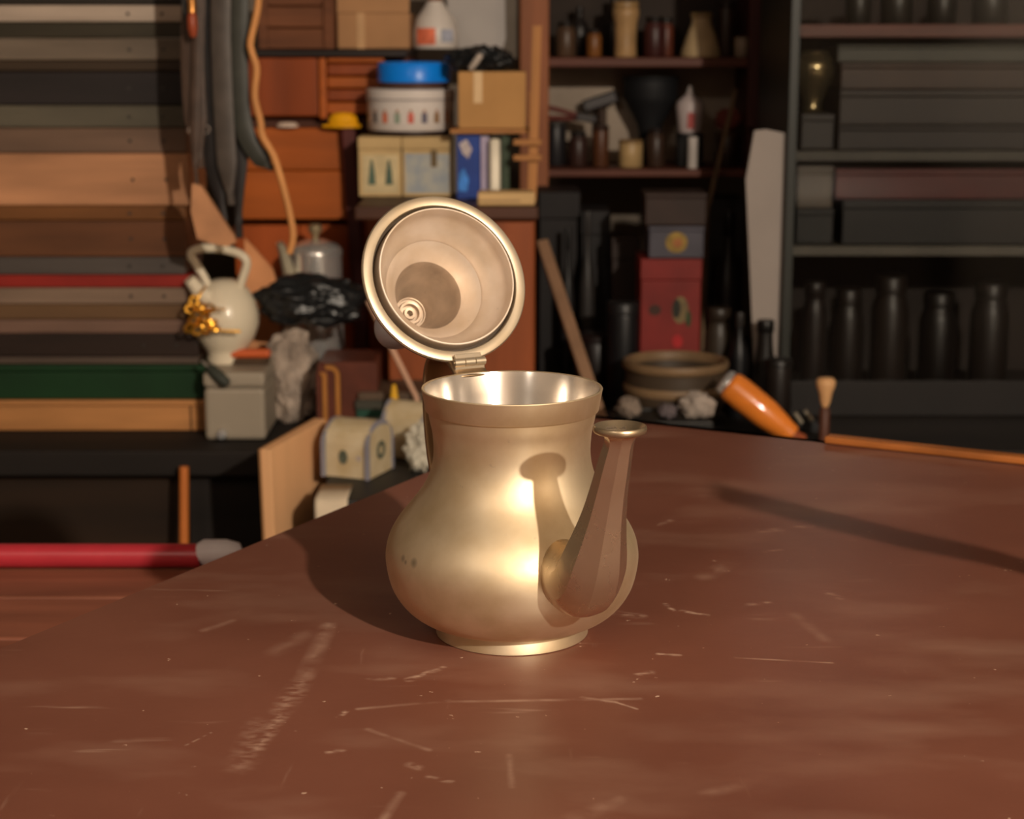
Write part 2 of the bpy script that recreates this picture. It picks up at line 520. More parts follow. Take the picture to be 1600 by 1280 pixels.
for a, b in zip(rr, rr[1:]):
    for j in range(8):
        f = mb.bm.faces.new([a[j], a[(j + 1) % 8], b[(j + 1) % 8], b[j]]); f.smooth = True
mb.bm.faces.new(rr[0][::-1]); mb.bm.faces.new(rr[-1])
handle = mb.build('handle', dark_brass, teapot)
bv = handle.modifiers.new('bevel', 'BEVEL'); bv.width = .0006; bv.segments = 2; bv.limit_method = 'ANGLE'; bv.angle_limit = R(25)

# lid
LC = CAM + ray(695, 435) * 1.047
vd = (LC - CAM).normalized()
lr = RT; lu = (lr.cross(vd)).normalized()
tilt = R(29)
ln = (lr * .7071 + lu * .7071) * math.sin(tilt) - vd * math.cos(tilt)   # looks out of the hollow side
lx = (lr - ln * lr.dot(ln)).normalized(); ly = ln.cross(lx)
LM = Matrix.Translation(LC) @ Matrix((lx, ly, ln)).transposed().to_4x4()
lid_outer = [(.0512, -.0014), (.0480, -.0048), (.0430, -.0085), (.0375, -.0140), (.0318, -.0205), (.0300, -.0225), (.0240, -.0315), (.0180, -.0465), (.0125, -.0620), (.0085, -.0715), (0, -.0730)]
MB().lathe([(.0410, -.0060), (.0446, -.0055), (.0447, .0004), (.0452, .0012), (.0480, .0018), (.0506, .0012), (.0513, .0002)] + lid_outer, (0, 0, 0), 96, LM).build('lid', brass_lid, teapot, sharp=30)
lid = [o for o in teapot.children if o.name == 'lid'][0]
MB().lathe([(.0446, -.0053), (.0424, -.0050)], (0, 0, 0), 96, LM).build('groove', mat('groove_dark', (.06, .042, .028, 1), .6, .3), lid, fix=False)  # near-black ring laid along the groove floor
MB().lathe([(.0424, -.0052), (.0423, .0042), (.0420, .0048), (.0413, .0048), (.0410, .0042), (.0404, -.0020), (.0388, -.0065), (.0350, -.0120), (.0308, -.0172), (.0303, -.0186), (.0284, -.0204), (.0262, -.0232), (.0232, -.0268), (.0212, -.0296)],
           (0, 0, 0), 96, LM).build('lid_lining', tin_lid, lid, sharp=24)
MB().lathe([(.0212, -0.0297), (.0202, -0.0318), (.0196, -0.0344), (.0170, -0.0421), (.0140, -0.0506), (.0112, -0.0583), (.0098, -0.0623), (.0092, -0.0623), (.0090, -0.0640), (.0078, -0.0640), (.0072, -0.0620), (.0058, -0.0620), (.0054, -0.0654), (.0040, -0.0654), (.0036, -0.0634), (.0020, -0.0634), (.0016, -0.0689), (0, -0.0689)],
           (0, 0, 0), 96, LM).build('stained_crown', brass_material('stained_tin', (.60, .48, .37, 1), .36, .6, .9, (.33, .26, .20, 1)), lid, sharp=24)
MB().lathe([(.0050, -.0715), (.0050, -.0760), (.0065, -.0785), (.0115, -.0810), (.0135, -.0850), (.0138, -.0930), (.0120, -.0985), (.0070, -.1020), (0, -.1030)], (0, 0, 0), 40, LM).build('lid_knob', mat('knob_bakelite', rgb(190, 188, 194), 0.35, 0.2), lid)

# hinge: leaf on the lid, leaf on the rim, three knuckles and a pin
hc = hp(.0530, .1475)
hk = hside
hinge = MB().box((-.0095, -.0012, -.008), (.0095, .0012, 0), Matrix.Translation(hc + Vector((0, 0, -.001))) @ Matrix((hk, hdir, Vector((0, 0, 1)))).transposed().to_4x4(), .0004).build('hinge', brass_lid, teapot)
lid_edge = LC + (hc - LC).normalized() * .0505
top_dir = (lid_edge - hc)
zl = top_dir.normalized(); yl = hk.cross(zl) * -1
MB().box((-.0085, -.0010, 0), (.0085, .0010, top_dir.length + .002), Matrix.Translation(hc) @ Matrix((hk, yl, zl)).transposed().to_4x4(), .0004).build('hinge_leaf', brass_lid, hinge)
for k, s in enumerate((-.0068, 0, .0068)):
    MB().tube([hc + hk * (s - .0031), hc + hk * (s + .0031)], .0026, 14).build('knuckle', brass_lid, hinge)
MB().tube([hc - hk * .0105, hc + hk * .0105], .0012, 10).build('hinge_pin', brass_lip, hinge)

# turned lining: grooves run round the pot, so glints stretch upright
nt = tin.node_tree
tg = nt.nodes.new('ShaderNodeTangent'); tg.direction_type = 'RADIAL'; tg.axis = 'Z'
nt.links.new(tg.outputs[0], nt.nodes['Principled BSDF'].inputs['Tangent'])
nt.nodes['Principled BSDF'].inputs['Anisotropic'].default_value = 0.8
nt.nodes['Principled BSDF'].inputs['Anisotropic Rotation'].default_value = 0.25
# ---------------------------------------------------------------- the bench along the back wall and what is piled on its left half
ZB = 0.55
G = 0.0007
K = 1.5
def cc(r, g, b, k=None):
    k = K if k is None else k
    return tuple(min(.85, lin(v) * k) for v in (r, g, b)) + (1,)
def px_box(x0, y0, x1, y1, Y, dep, zb=None, zt=None):
    z1 = at(800, y0, Y).z if zt is None else zt
    z0 = at(800, y1, Y).z if zb is None else zb
    zm = (z0 + z1) / 2
    return Vector((xat(x0, Y, zm), Y, z0)), Vector((xat(x1, Y, zm), Y + dep, z1))
def zy(y, Y): return at(800, y, Y).z

bench = thing('workbench', 'long dark workbench along the back wall carrying all the clutter', 'workbench', (0, 2.7, 0))
bw = wood('dark_bench_wood', cc(20, 15, 12), 0.75)
MB().box((-1.45, 2.28, ZB - .035), (1.5, 3.2, ZB), bev=.003).build('bench_top', bw, bench)
for x in (-1.4, 0.0, 1.4):
    for y in (2.36, 3.12):
        MB().box((x - .035, y - .035, 0), (x + .035, y + .035, ZB - .0351)).build('leg', bw, bench)
for i, (x0, x1) in enumerate(((-1.36, -.44), (-.435, -.04))):
    o = MB().box((x0, 2.31, .30), (x1, 2.324, ZB - .04), bev=.002).build('drawer_or_shade_front', wood('drawer_front_wood', cc(30, 18, 8), 0.6) if i == 0 else bw, bench)  # right panel is a dark sheet standing for the shade under the bench
    if i == 0:
        kp = at(305, 713, 2.300)
        MB().lathe([(0, -.018), (.008, -.016), (.010, -.010), (.005, -.004), (.005, .008)], (0, 0, 0), 16, Matrix.Translation((kp.x - .0, 2.302, zy(713, 2.30))) @ Matrix.Rotation(R(-90), 4, 'X')).build('knob', mat('pale_metal', cc(190, 180, 170), 0.3, 0.6), o)
MB().box((-1.36, 2.9, .02), (1.36, 2.914, ZB - .04)).build('back_board', bw, bench)

stick = MB().tube([(xat(300, 2.22, .2), 2.20, 0.0), (xat(293, 2.24, .2), 2.22, .22), (xat(288, 2.25, .5), 2.255, .535)], .0065, 8).build('broom_stick', wood('stick_wood', cc(150, 84, 35), axis='Z'))
tag(stick, 'thin orange wooden stick leaning upright against the left of the dark bench', 'stick')

# low stool left of the table with a red and white dustpan
st = thing('wooden_stool', 'low brown wooden stool just left of the table edge', 'stool', (-.55, 1.3, 0))
stw = wood('stool_wood', rgb(136, 82, 62), 0.5)
for k in range(4):
    y0 = 1.085 + k * .1015
    MB().box((-.90, y0, .612), (-.20, y0 + .1, .635), bev=.003).build('plank', stw, st)
for x in (-.86, -.25):
    for y in (1.13, 1.44):
        MB().box((x - .02, y - .02, 0), (x + .02, y + .02, .6115)).build('leg', stw, st)
dp = thing('broom', 'broom with a red handle and a rounded white end lying on the low stool', 'broom', (-.5, 1.468, .636))
zs = .6352 + G
MB().tube([(-.93, 1.470, zs + .0105), (-.268, 1.470, zs + .0105)], .0105, 18).build('handle', mat('red_plastic', cc(172, 45, 55, .95), 0.35, spec=.5), dp)
MB().tube([(-.2679, 1.470, zs + .0105), (-.264, 1.470, zs + .0125), (-.246, 1.470, zs + .0125), (-.237, 1.470, zs + .0115), (-.233, 1.470, zs + .009)], [.0106, .0122, .0122, .0105, .005], 18).build('end_cap', mat('white_plastic', cc(200, 194, 200, 1.1), 0.4), dp)
# the pile of long boards at the far left, each lying on the one below
rows = [(625, 'wooden_box', 'long tan wooden box at the bottom of the board pile', 'box', (163, 112, 66), 324, .15),
        (570, 'metal_box', 'long dark green metal box lying on the tan wooden box', 'box', (10, 42, 17), 317, .15),
        (558, 'slat', 'thin pale grey slat lying on the green metal box', 'slat', (70, 58, 50), 310, .12),
        (522, 'plank', 'dark chocolate brown plank above the thin pale grey slat', 'plank', (36, 24, 18), 309, .14),
        (500, 'slat', 'mauve brown slat above the dark chocolate plank', 'slat', (100, 76, 64), 290, .12),
        (476, 'slat', 'ochre brown slat lying on the mauve brown slat', 'slat', (88, 64, 42), 288, .13),
        (450, 'plank', 'taupe weathered plank under the red bar', 'plank', (112, 92, 77), 290, .14),
        (430, 'metal_bar', 'bright red painted bar in the middle of the board pile', 'bar', (124, 30, 22), 296, .10),
        (402, 'plank', 'slate grey plank lying on the red bar', 'plank', (68, 61, 57), 288, .14),
        (345, 'plank', 'thick brown plank with warm grain above the slate grey plank', 'plank', (86, 52, 30), 290, .14),
        (322, 'plank', 'narrow umber plank under the thick tan timber', 'plank', (98, 60, 28), 289, .13),
        (240, 'timber', 'thick pale tan timber, widest of the board pile', 'timber', (160, 113, 80), 293, .14),
        (200, 'plank', 'brown plank lying on the thick tan timber', 'plank', (93, 72, 58), 290, .13),
        (165, 'plank', 'olive grey plank under the black timber', 'plank', (76, 70, 58), 289, .13),
        (112, 'timber', 'black timber near the top of the board pile', 'timber', (30, 24, 23), 288, .14),
        (95, 'slat', 'dark brown slat lying on the black timber', 'slat', (48, 35, 22), 289, .12),
        (60, 'plank', 'greyish brown plank third from the top of the pile', 'plank', (92, 80, 68), 290, .13),
        (35, 'slat', 'dark olive slat under the pale top board', 'slat', (44, 38, 26), 289, .12),
        (8, 'plank', 'pale taupe plank near the very top of the pile', 'plank', (150, 134, 120), 288, .13),
        (-18, 'slat', 'black brown slat crowning the board pile', 'slat', (32, 27, 20), 290, .12)]
zprev = ZB
rnd = random.Random(4)
for i, (yt, nm, lb, ct, col, xe, dep) in enumerate(rows):
    Y = 2.40
    z1 = zy(yt, Y)
    Xe = xat(xe, Y, z1); X0 = -1.28 + rnd.uniform(-.05, .05)
    g = thing(nm, lb, ct, (-.8, Y, zprev + G))
    m = (mat if 'metal' in nm else wood)('pile_%s_%d' % (nm, i), cc(*col, 1.25))
    if nm == 'metal_box' or nm == 'wooden_box':
        ze = zprev + G + (z1 - zprev) * .78
        MB().box((X0, Y, zprev + G), (Xe, Y + dep, ze), bev=.002).build('box_body', m, g)
        MB().box((X0 - .003, Y - .003, ze + .0003), (Xe + .003, Y + dep + .003, z1), bev=.0025).build('lid', m, g)
        if nm == 'wooden_box':
            for q in (.008, .022):
                MB().box((Xe - q - .002, Y - .0025, zprev + .002), (Xe - q, Y - .0005, ze)).build('edge_batten', wood('box_batten', cc(60, 40, 20)), g)
    else:
        MB().box((X0, Y, zprev + G), (Xe, Y + dep, z1), bev=.0018).build('board' if 'metal' not in nm else 'bar', m, g)
        if nm in ('plank', 'timber'):
            for q in (.03, .075):
                MB().lathe([(0, -.0012), (.0022, -.0008), (.0024, .0006)], (0, 0, 0), 10, Matrix.Translation((Xe - q, Y - .0003, (zprev + z1) / 2)) @ Matrix.Rotation(R(-90), 4, 'X')).build('nail_head', mat('nail_iron', (.05, .045, .04, 1), .5, .6), g)
    zprev = z1
PILE_TOP = zprev

# grey metal box, jug, brass chain, tools
Y = 2.34
lo, hi = px_box(319, 582, 414, 690, Y, .13, zb=ZB + G)
gb = thing('cash_box', 'grey metal box with rounded edges under the white jug', 'box', ((lo.x + hi.x) / 2, Y, ZB))
gm = mat('grey_paint', cc(124, 114, 100), 0.5, 0, .06)
MB().box(lo, (hi.x, hi.y, hi.z - .022), bev=.006).build('box_body', gm, gb)
MB().box((lo.x - .001, lo.y - .001, hi.z - .0215), (hi.x + .001, hi.y + .001, hi.z), bev=.006).build('lid', gm, gb)
k = at(347, 679, Y - .004)
MB().lathe([(0, -.006), (.006, -.005), (.0075, 0), (.006, .0035)], (0, 0, 0), 16, Matrix.Translation((k.x, Y - .0045, max(k.z, ZB + .010))) @ Matrix.Rotation(R(-90), 4, 'X')).build('latch', mat('bright_metal', cc(220, 210, 200), 0.25, 0.8), gb)
GBT = hi.z
jc = Vector((xat(352, 2.415, .7), 2.415, GBT + G))
jug = thing('enamel_jug', 'white round bellied jug with a bent tube handle on the grey box', 'jug', jc)
wm = mat('white_enamel', cc(184, 173, 152), 0.28, 0, .05, coat=.2)
MB().lathe([(0, 0), (.025, 0), (.027, .006), (.025, .014), (.030, .021), (.040, .036), (.0460, .053), (.0460, .068), (.0415, .086), (.033, .101), (.022, .111), (.013, .115), (0, .116)], jc, 40).build('jug_body', wm, jug)
hp_ = [at(x, y, 2.405) for x, y in ((326, 448), (318, 432), (306, 412), (298, 400), (302, 392), (318, 388), (345, 389), (370, 395), (383, 404), (385, 415), (380, 432), (374, 450))]
MB().tube(catmull(hp_, 5), .0060, 12).build('handle', wm, jug)
MB().tube([at(330, 470, 2.395), at(308, 452, 2.385), at(296, 436, 2.38)], [.015, .010, .008], 14).build('spout', wm, jug)

def ring_mesh(c, ra, rb, th, M3, n=14, m=6):
    mb = MB(); rr = []
    for i in range(n):
        a = 2 * math.pi * i / n
        p = Vector((ra * math.cos(a), rb * math.sin(a), 0)); d = Vector((math.cos(a), math.sin(a), 0))
        rr.append([mb.bm.verts.new(c + M3 @ (p + d * th * math.cos(2 * math.pi * j / m) + Vector((0, 0, th * math.sin(2 * math.pi * j / m))))) for j in range(m)])
    for i in range(n):
        a, b = rr[i], rr[(i + 1) % n]
        for j in range(m):
            f = mb.bm.faces.new([a[j], a[(j + 1) % m], b[(j + 1) % m], b[j]]); f.smooth = True
    return mb
# brass chain bunch hooked over the jug's spout
bcol = mat('brass_gold', cc(205, 145, 55), 0.28, 0.85, .2)
ch = thing('brass_chain', 'bunch of golden brass chain links hooked over the spout of the white jug', 'chain', at(316, 520, 2.352))
rnd = random.Random(9)
spots = [(299, 482), (312, 478), (326, 482), (308, 492), (320, 496), (302, 502), (314, 506), (297, 512), (309, 515), (322, 514), (334, 513), (304, 472), (330, 504), (318, 486)]
for (x, y) in spots:
    M3 = Matrix.Rotation(rnd.uniform(-1.2, 1.2), 3, 'X') @ Matrix.Rotation(R(90) + rnd.uniform(-.6, .6), 3, 'X') @ Matrix.Rotation(rnd.uniform(0, 3), 3, 'Z')
    ring_mesh(at(x, y, 2.352 + rnd.uniform(-.006, .006)), .0075, .0055, .0023, M3).build('link', bcol, ch)
MB().tube([at(316, 514, 2.345), at(350, 517, 2.348), at(376, 518, 2.352)], .0018, 8).build('hook', bcol, ch)
MB().tube([at(322, 484, 2.356), at(340, 482, 2.350), at(352, 484, 2.350)], .0015, 8).build('hook', bcol, ch)
MB().tube(catmull([at(309, 490, 2.352), at(308, 470, 2.352), at(318, 452, 2.360), at(322, 448, 2.378)], 5), .0016, 8).build('hook', bcol, ch)

# tools on the grey box
sd = thing('screwdriver', 'dark handled screwdriver lying on the front of the grey metal box', 'screwdriver', at(345, 590, 2.345))
a, b = at(326, 574, 2.342), at(356, 601, 2.331)
MB().tube([a, a.lerp(b, .1), a.lerp(b, .5), a.lerp(b, .9), b], [.005, .0075, .0085, .0075, .005], 12).build('handle', mat('black_rubber', cc(40, 42, 36), 0.6), sd)
MB().tube([a, a + (a - b) * .35], .0022, 8).build('shaft', mat('steel', cc(150, 145, 140), 0.3, .9), sd)
br = thing('brush', 'small orange red wooden brush on the grey box behind the screwdriver', 'brush', at(380, 575, 2.40))
zb_ = GBT + G
c = Vector((xat(392, 2.40, GBT), 2.40, zb_))
MB().box((-.028, -.010, .009), (.028, .010, .021), Matrix.Translation(c), .005).build('brush_back', wood('brush_wood', cc(170, 78, 38), 0.5), br)
MB().box((-.025, -.008, 0), (.025, .008, .0088), Matrix.Translation(c), .001).build('bristles', mat('bristle', cc(60, 45, 32), 0.9, 0, .4, 200), br)

# grey crumpled cloth bag, black plastic bundle
fb = MB().blob(at(457, 590, 2.47), (.036, .034, .068), .22, 2.6, 3.1, 5, flatbase=ZB + G)
tag(fb.build('cloth_bundle', mat('grey_cloth', cc(136, 122, 110), 0.9, 0, .4, 30, .5)), 'crumpled grey cloth bundle standing between the grey box and the brown case', 'cloth')
MBT = thing('plastic_bundle', 'black shiny plastic bag wrapped into a long bundle with a twisted tail', 'bag', at(478, 470, 2.44))
bp2 = mat('black_plastic', (.010, .011, .012, 1), 0.36, 0, .3, 30, .15, spec=.5)
MB().blob(at(485, 470, 2.44), (.071, .042, .036), .17, 2.4, 7.7, 5).build('bag', bp2, MBT)
MB().tube(catmull([at(545, 468, 2.44), at(566, 462, 2.43), at(582, 452, 2.42), at(602, 444, 2.42)], 4), spread([.022, .012, .008, .010], 4), 10).build('twisted_tail', bp2, MBT)

# percolator behind it
pc = Vector((xat(495, 2.62, .7), 2.62, ZB + G))
pt = thing('percolator', 'shiny steel coffee pot with a knobbed lid behind the black plastic bundle', 'coffee pot', pc)
steel = mat('polished_steel', (.82, .78, .74, 1), 0.20, 0.75, .05)
hb = zy(394, 2.62) - pc.z; ht = zy(374, 2.62) - pc.z; hk_ = zy(350, 2.62) - pc.z
MB().lathe([(0, 0), (.038, 0), (.040, .003), (.0395, hb * .5), (.0385, hb - .003), (.0400, hb - .002), (.0400, hb)], pc, 40).build('pot_body', steel, pt)
MB().lathe([(.0396, hb + .0002), (.0385, hb + .005), (.033, hb + .011), (.024, hb + .016), (.014, ht), (0, ht + .001)], pc, 40).build('lid', steel, pt)
MB().lathe([(.005, ht), (.005, ht + .006), (.010, hk_ - .010), (.011, hk_ - .005), (.007, hk_), (0, hk_)], pc, 24).build('knob', mat('knob_grey', cc(120, 105, 80), 0.4, .3), pt)
MB().tube([at(462, 470, 2.60), at(452, 428, 2.59), at(442, 392, 2.585), at(437, 380, 2.58)], [.012, .010, .007, .0055], 14).build('spout', mat('dull_steel', cc(150, 142, 122), 0.45, .5), pt)

# kraft paper cone
kp_ = MB()
kz = lambda y: zy(y, 2.56)
ol = [(xat(383, 2.56, .8), kz(372)), (xat(398, 2.56, .8), kz(388)), (xat(425, 2.56, .8), kz(420)), (xat(436, 2.56, .8), kz(460)), (xat(436, 2.56, .55), ZB + G), (xat(380, 2.56, .55), ZB + G)]
kp_.prism(ol, 2.555, 2.562)
tag(kp_.build('kraft_paper', mat('kraft', cc(178, 122, 82), 0.8, 0, .2, 12)), 'folded tan kraft paper standing between the white jug and the coffee pot', 'paper')

# orange chest of drawers
Y = 2.72
XL, XR = xat(368, Y, .8), xat(640, Y, .8)
CT = 1.066
chest = thing('wooden_chest', 'orange varnished wooden chest with a door, drawers and a slatted panel', 'chest', ((XL + XR) / 2, Y, ZB))
ow = wood('orange_wood', cc(140, 70, 22), 0.42, .22, 'X', 26, coat=.15)
owd = wood('orange_wood_dark', cc(112, 50, 17), 0.42, .2, 'Z', 26, coat=.15)
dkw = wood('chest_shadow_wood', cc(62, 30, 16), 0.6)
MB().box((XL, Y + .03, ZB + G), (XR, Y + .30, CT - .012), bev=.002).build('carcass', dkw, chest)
MB().box((XL - .006, Y - .004, CT - .0118), (XR, Y + .305, CT), bev=.003).build('chest_top', wood('black_top', cc(28, 18, 14), 0.5), chest)
def front(nm, x0, y0, x1, y1, m, proud=0.0, bev=.0025):
    lo, hi = px_box(x0, y0, x1, y1, Y - proud, .028)
    hi.z = min(hi.z, CT - .0121); lo.z = max(lo.z, ZB + G)
    hi.y = Y + .0298
    return MB().box(lo, hi, bev=bev).build(nm, m, chest)
front('door', 370, 76, 497, 182, owd)
front('stile', 498, 76, 510, 186, ow, .006)
for k in range(5):
    front('slat', 511, 80 + k * 20, 600, 98 + k * 20, owd if k % 2 else ow, .0 + .002 * (k % 2))
dr = front('drawer', 370, 200, 551, 266, ow, .01)
dr = front('drawer', 370, 267, 551, 343, ow, .01)
front('panel', 370, 352, 470, 620, wood('orange_wood_panel', cc(138, 64, 24), 0.42, .2, 'Z', 26), .0)
front('panel', 471, 352, 560, 620, wood('orange_wood_panel', cc(138, 64, 24)), .0)
front('panel', 561, 330, 640, 620, wood('orange_wood_panel', cc(138, 64, 24)), .0)
kb = at(428, 193, Y)
# yellow cap resting on the drawers
yc = thing('yellow_cap', 'yellow plastic cap on the ledge of the orange chest', 'cap', at(535, 200, Y))
zl_ = zy(199, Y - .01)
MB().lathe([(0, 0), (.027, 0), (.0275, .004), (.0225, .006), (.021, .015), (.014, .021), (0, .023)], (xat(537, Y - .02, zl_), Y - .028, zl_ + G), 32, sx=1, sy=.55).build('cap_dome', mat('yellow_plastic', cc(215, 140, 15), 0.4), yc)
MB().box((xat(507, Y, zl_), Y - .036, zl_ + G), (xat(520, Y, zl_), Y - .020, zl_ + .005), bev=.002).build('cap_peak', mat('yellow_plastic', cc(215, 140, 15)), yc)
sh = MB().lathe([(0, 0), (.016, 0), (.017, .003), (.012, .007), (0, .008)], (xat(452, Y, zl_), Y - .0002 - .02, zl_ + G), 24, sy=.5).build('dish', mat('pale_china', cc(170, 150, 135), .35))
tag(sh, 'tiny pale dish on the ledge below the chest door', 'dish')

# things on top of the chest
bx = thing('wooden_crate', 'dark brown wooden crate on the left of the chest top', 'crate', at(462, 75, 2.76))
lo, hi = px_box(402, -60, 521, 74, 2.76, .2, zb=CT + G)
n = 4
for k in range(n):
    za, zc = lo.z + (hi.z - lo.z) * k / n, lo.z + (hi.z - lo.z) * (k + 1) / n - .002
    MB().box((lo.x, lo.y, za), (hi.x, lo.y + .012, zc), bev=.0015).build('slat', wood('crate_wood', cc(92, 54, 32), .7, .35), bx)
MB().box((lo.x, lo.y + .0125, lo.z), (hi.x, hi.y, hi.z - .004), bev=.002).build('crate_body', wood('crate_wood', cc(92, 54, 32)), bx)
for x in (lo.x + .008, hi.x - .008):
    MB().box((x - .007, lo.y - .006, lo.z), (x + .007, lo.y - .0003, hi.z), bev=.001).build('batten', wood('crate_wood', cc(92, 54, 32)), bx)
bx = thing('cardboard_box', 'tan cardboard box with a torn top beside the dark crate', 'box', at(580, 80, 2.80))
lo, hi = px_box(527, 20, 640, 85, 2.78, .16, zb=CT + G)
kraft2 = mat('cardboard', cc(140, 104, 72), 0.85, 0, .12, 10)
MB().box(lo, hi, bev=.002).build('box_body', kraft2, bx)
MB().box((lo.x, -.001, 0), (hi.x, .001, .05), Matrix.Translation((0, lo.y - .0015 , hi.z)) @ Matrix.Rotation(R(-16), 4, 'X'), .0004).build('flap', kraft2, bx)
MB().box((lo.x + .03, lo.y - .0012, lo.z), (lo.x + .042, lo.y - .0002, hi.z), None).build('tape', mat('tape', cc(160, 125, 88), .4), bx)

# plastic bottle with brown cap
q = Vector((xat(680, 2.85, 1.1), 2.85, CT + G))
bt = thing('plastic_bottle', 'white plastic bottle with an orange red label and brown cap behind the blue lid', 'bottle', q)
zz = lambda y: zy(y, 2.85) - q.z
MB().lathe([(0, 0), (.034, 0), (.036, .003), (.036, zz(50)), (.031, zz(30)), (.018, zz(12)), (.014, zz(5)), (.013, zz(2)), (0, zz(2))], q, 36).build('bottle_body', mat('white_hdpe', cc(170, 162, 155), .4, 0, .08), bt)
MB().lathe([(.012, zz(2)), (.0125, zz(-16)), (0, zz(-18))], q, 24).build('cap', mat('brown_cap', cc(95, 52, 20), .5), bt)
def curved_label(q, r, a0, a1, z0, z1, m, nm, par, n=10):
    mb = MB()
    lo_ = []; 
    for i in range(n + 1):
        a = a0 + (a1 - a0) * i / n
        lo_.append([mb.bm.verts.new(q + Vector((rr_ * math.sin(a), -rr_ * math.cos(a), z))) for rr_, z in ((r, z0), (r, z1), (r + .0006, z1), (r + .0006, z0))])
    for a, b in zip(lo_, lo_[1:]):
        for j in range(4):
            f = mb.bm.faces.new([a[j], a[(j + 1) % 4], b[(j + 1) % 4], b[j]])
    mb.bm.faces.new(lo_[0]); mb.bm.faces.new(lo_[-1][::-1])
    return mb.build(nm, m, par)
curved_label(q, .0362, -.85, .05, .006, zz(44), mat('orange_label', cc(178, 92, 66), .6, 0, .3, 60), 'label_print', bt)
curved_label(q, .0362, .3, .9, .010, zz(46), mat('bluegrey_label', cc(140, 142, 155), .6, 0, .3, 60), 'label_print', bt)

# leaning sheet of grey plastic behind
o = MB().prism([(xat(698, 2.98, 1), CT + G), (xat(786, 2.98, 1), CT + G), (xat(790, 2.98, 1.1), zy(60, 2.98)), (xat(788, 2.98, 1.2), zy(-60, 2.98)), (xat(700, 2.98, 1.2), zy(-60, 2.98))], 2.98, 2.99).build('plastic_sheet', mat('grey_sheet', cc(140, 134, 130), .5, 0, .05))
o['_'] = 0; del o['_']
tag(o, 'smooth pale grey plastic sheet standing upright behind the black bag', 'sheet')

# dark red post
po = MB().box((-.0105, -.01, 0), (.0105, .01, .40), Matrix.Translation((xat(569, 2.69, .6), 2.694, ZB + G)) @ Matrix.Rotation(R(-2.6), 4, 'Y'), .003).build('wooden_post', wood('maroon_wood', cc(72, 28, 24), .5, axis='Z'))
tag(po, 'dark maroon wooden post leaning between the chest and the printed box', 'post')

# low cabinet under the tins
Y = 2.45
CX0, CX1, C2 = xat(604, Y, .7), xat(836, Y, .7), 0.8555
cab = thing('low_cabinet', 'reddish brown low cabinet mostly hidden behind the open teapot lid', 'cabinet', ((CX0 + CX1) / 2, Y, ZB))
cw = wood('cabinet_wood', cc(112, 56, 26), .5, .25, 'Z', 24)
MB().box((CX0, Y + .02, ZB + G), (CX1, Y + .215, C2 - .0185), bev=.002).build('carcass', cw, cab)
MB().box((CX0 - .042, Y - .006, C2 - .018), (CX1 + .004, Y + .22, C2), bev=.003).build('cabinet_top', wood('cabinet_top_wood', cc(60, 34, 22), .5), cab)
for (a, b) in ((CX0, -.066), (-.064, CX1)):
    d = MB().box((a + .002, Y, ZB + .006), (b - .002, Y + .0195, C2 - .021), bev=.003).build('door', cw, cab)
    MB().lathe([(0, -.014), (.007, -.012), (.008, -.007), (.004, -.003), (.004, .002)], (0, 0, 0), 16, Matrix.Translation((b - .018 if b < 0 else a + .018, Y - .002, .70)) @ Matrix.Rotation(R(-90), 4, 'X')).build('knob', bcol, d)
bl = thing('wooden_block', 'pale wooden block lying on the front corner of the low cabinet', 'block', at(790, 322, 2.47))
lo, hi = px_box(746, 301, 836, 330, 2.455, .05, zb=C2 + G)
MB().box(lo, hi, bev=.003).build('block', wood('pale_wood', cc(170, 140, 96), .6, .15), bl)
MB().box((lo.x, lo.y - .0012, lo.z + .006), (hi.x - .02, lo.y - .0002, lo.z + .0075)).build('pencil_line', mat('graphite', cc(110, 85, 60)), bl)

# printed tan box (two halves) and the tins above it
Y = 2.60
for nm, (x0, x1), lb in (('l', (560, 627), 'tan printed box with two dark green figures, left of the pair under the tin'), ('r', (629, 706), 'tan printed box with a grey blue picture, right of the pair under the tin')):
    lo, hi = px_box(x0, 214, x1, 306, Y, .06, zb=C2 + G)
    pb = thing('printed_box', lb, 'box', ((lo.x + hi.x) / 2, Y, C2))
    pm = mat('printed_card', cc(158, 134, 94), .7, 0, .12, 18)
    MB().box(lo, (hi.x, hi.y, hi.z - .018), bev=.0015).build('box_body', pm, pb)
    MB().box((lo.x - .0006, lo.y - .001, hi.z - .0178), (hi.x + .0006, hi.y, hi.z), bev=.002).build('lid', pm, pb)
    w_, h_ = hi.x - lo.x, hi.z - lo.z
    def pr(u0, v0, u1, v1, m, nm_='print_patch', d=.0004):
        MB().box((lo.x + w_ * u0, lo.y - d - .0002, lo.z + h_ * v0), (lo.x + w_ * u1, lo.y - .0002, lo.z + h_ * v1)).build(nm_, m, pb)
    if nm == 'l':
        pr(.10, .06, .93, .70, mat('print_cream', cc(164, 148, 114), .7, 0, .15, 40))
        for u in (.22, .62):
            o_ = [(lo.x + w_ * (u + a * .2), lo.z + h_ * v) for a, v in ((0, .2), (.9, .2), (.8, .42), (.55, .62), (.35, .62), (.15, .42))]
            MB().prism(o_, lo.y - .0012, lo.y - .0007).build('figure_print', mat('print_green', cc(62, 78, 66), .7, 0, .3, 80), pb)
    else:
        pr(.05, .06, .95, .72, mat('print_greyblue', cc(150, 146, 134), .7, 0, .35, 55, col2=cc(116, 124, 132)), )
        pr(.58, .50, .70, .78, mat('tassel', cc(84, 70, 48), .8), 'tassel', .0018)
pbt = zy(214, 2.60)
tc_ = Vector((xat(642, 2.665, .96), 2.668, pbt + .0008))
tr = MB().lathe([(0, 0), (.060, 0), (.063, .002), (.063, .0055), (0, .0055)], tc_, 40).build('round_tray', mat('dark_tray', cc(40, 26, 26), .4))
tag(tr, 'dark flat round tray between the printed boxes and the white tin', 'tray')
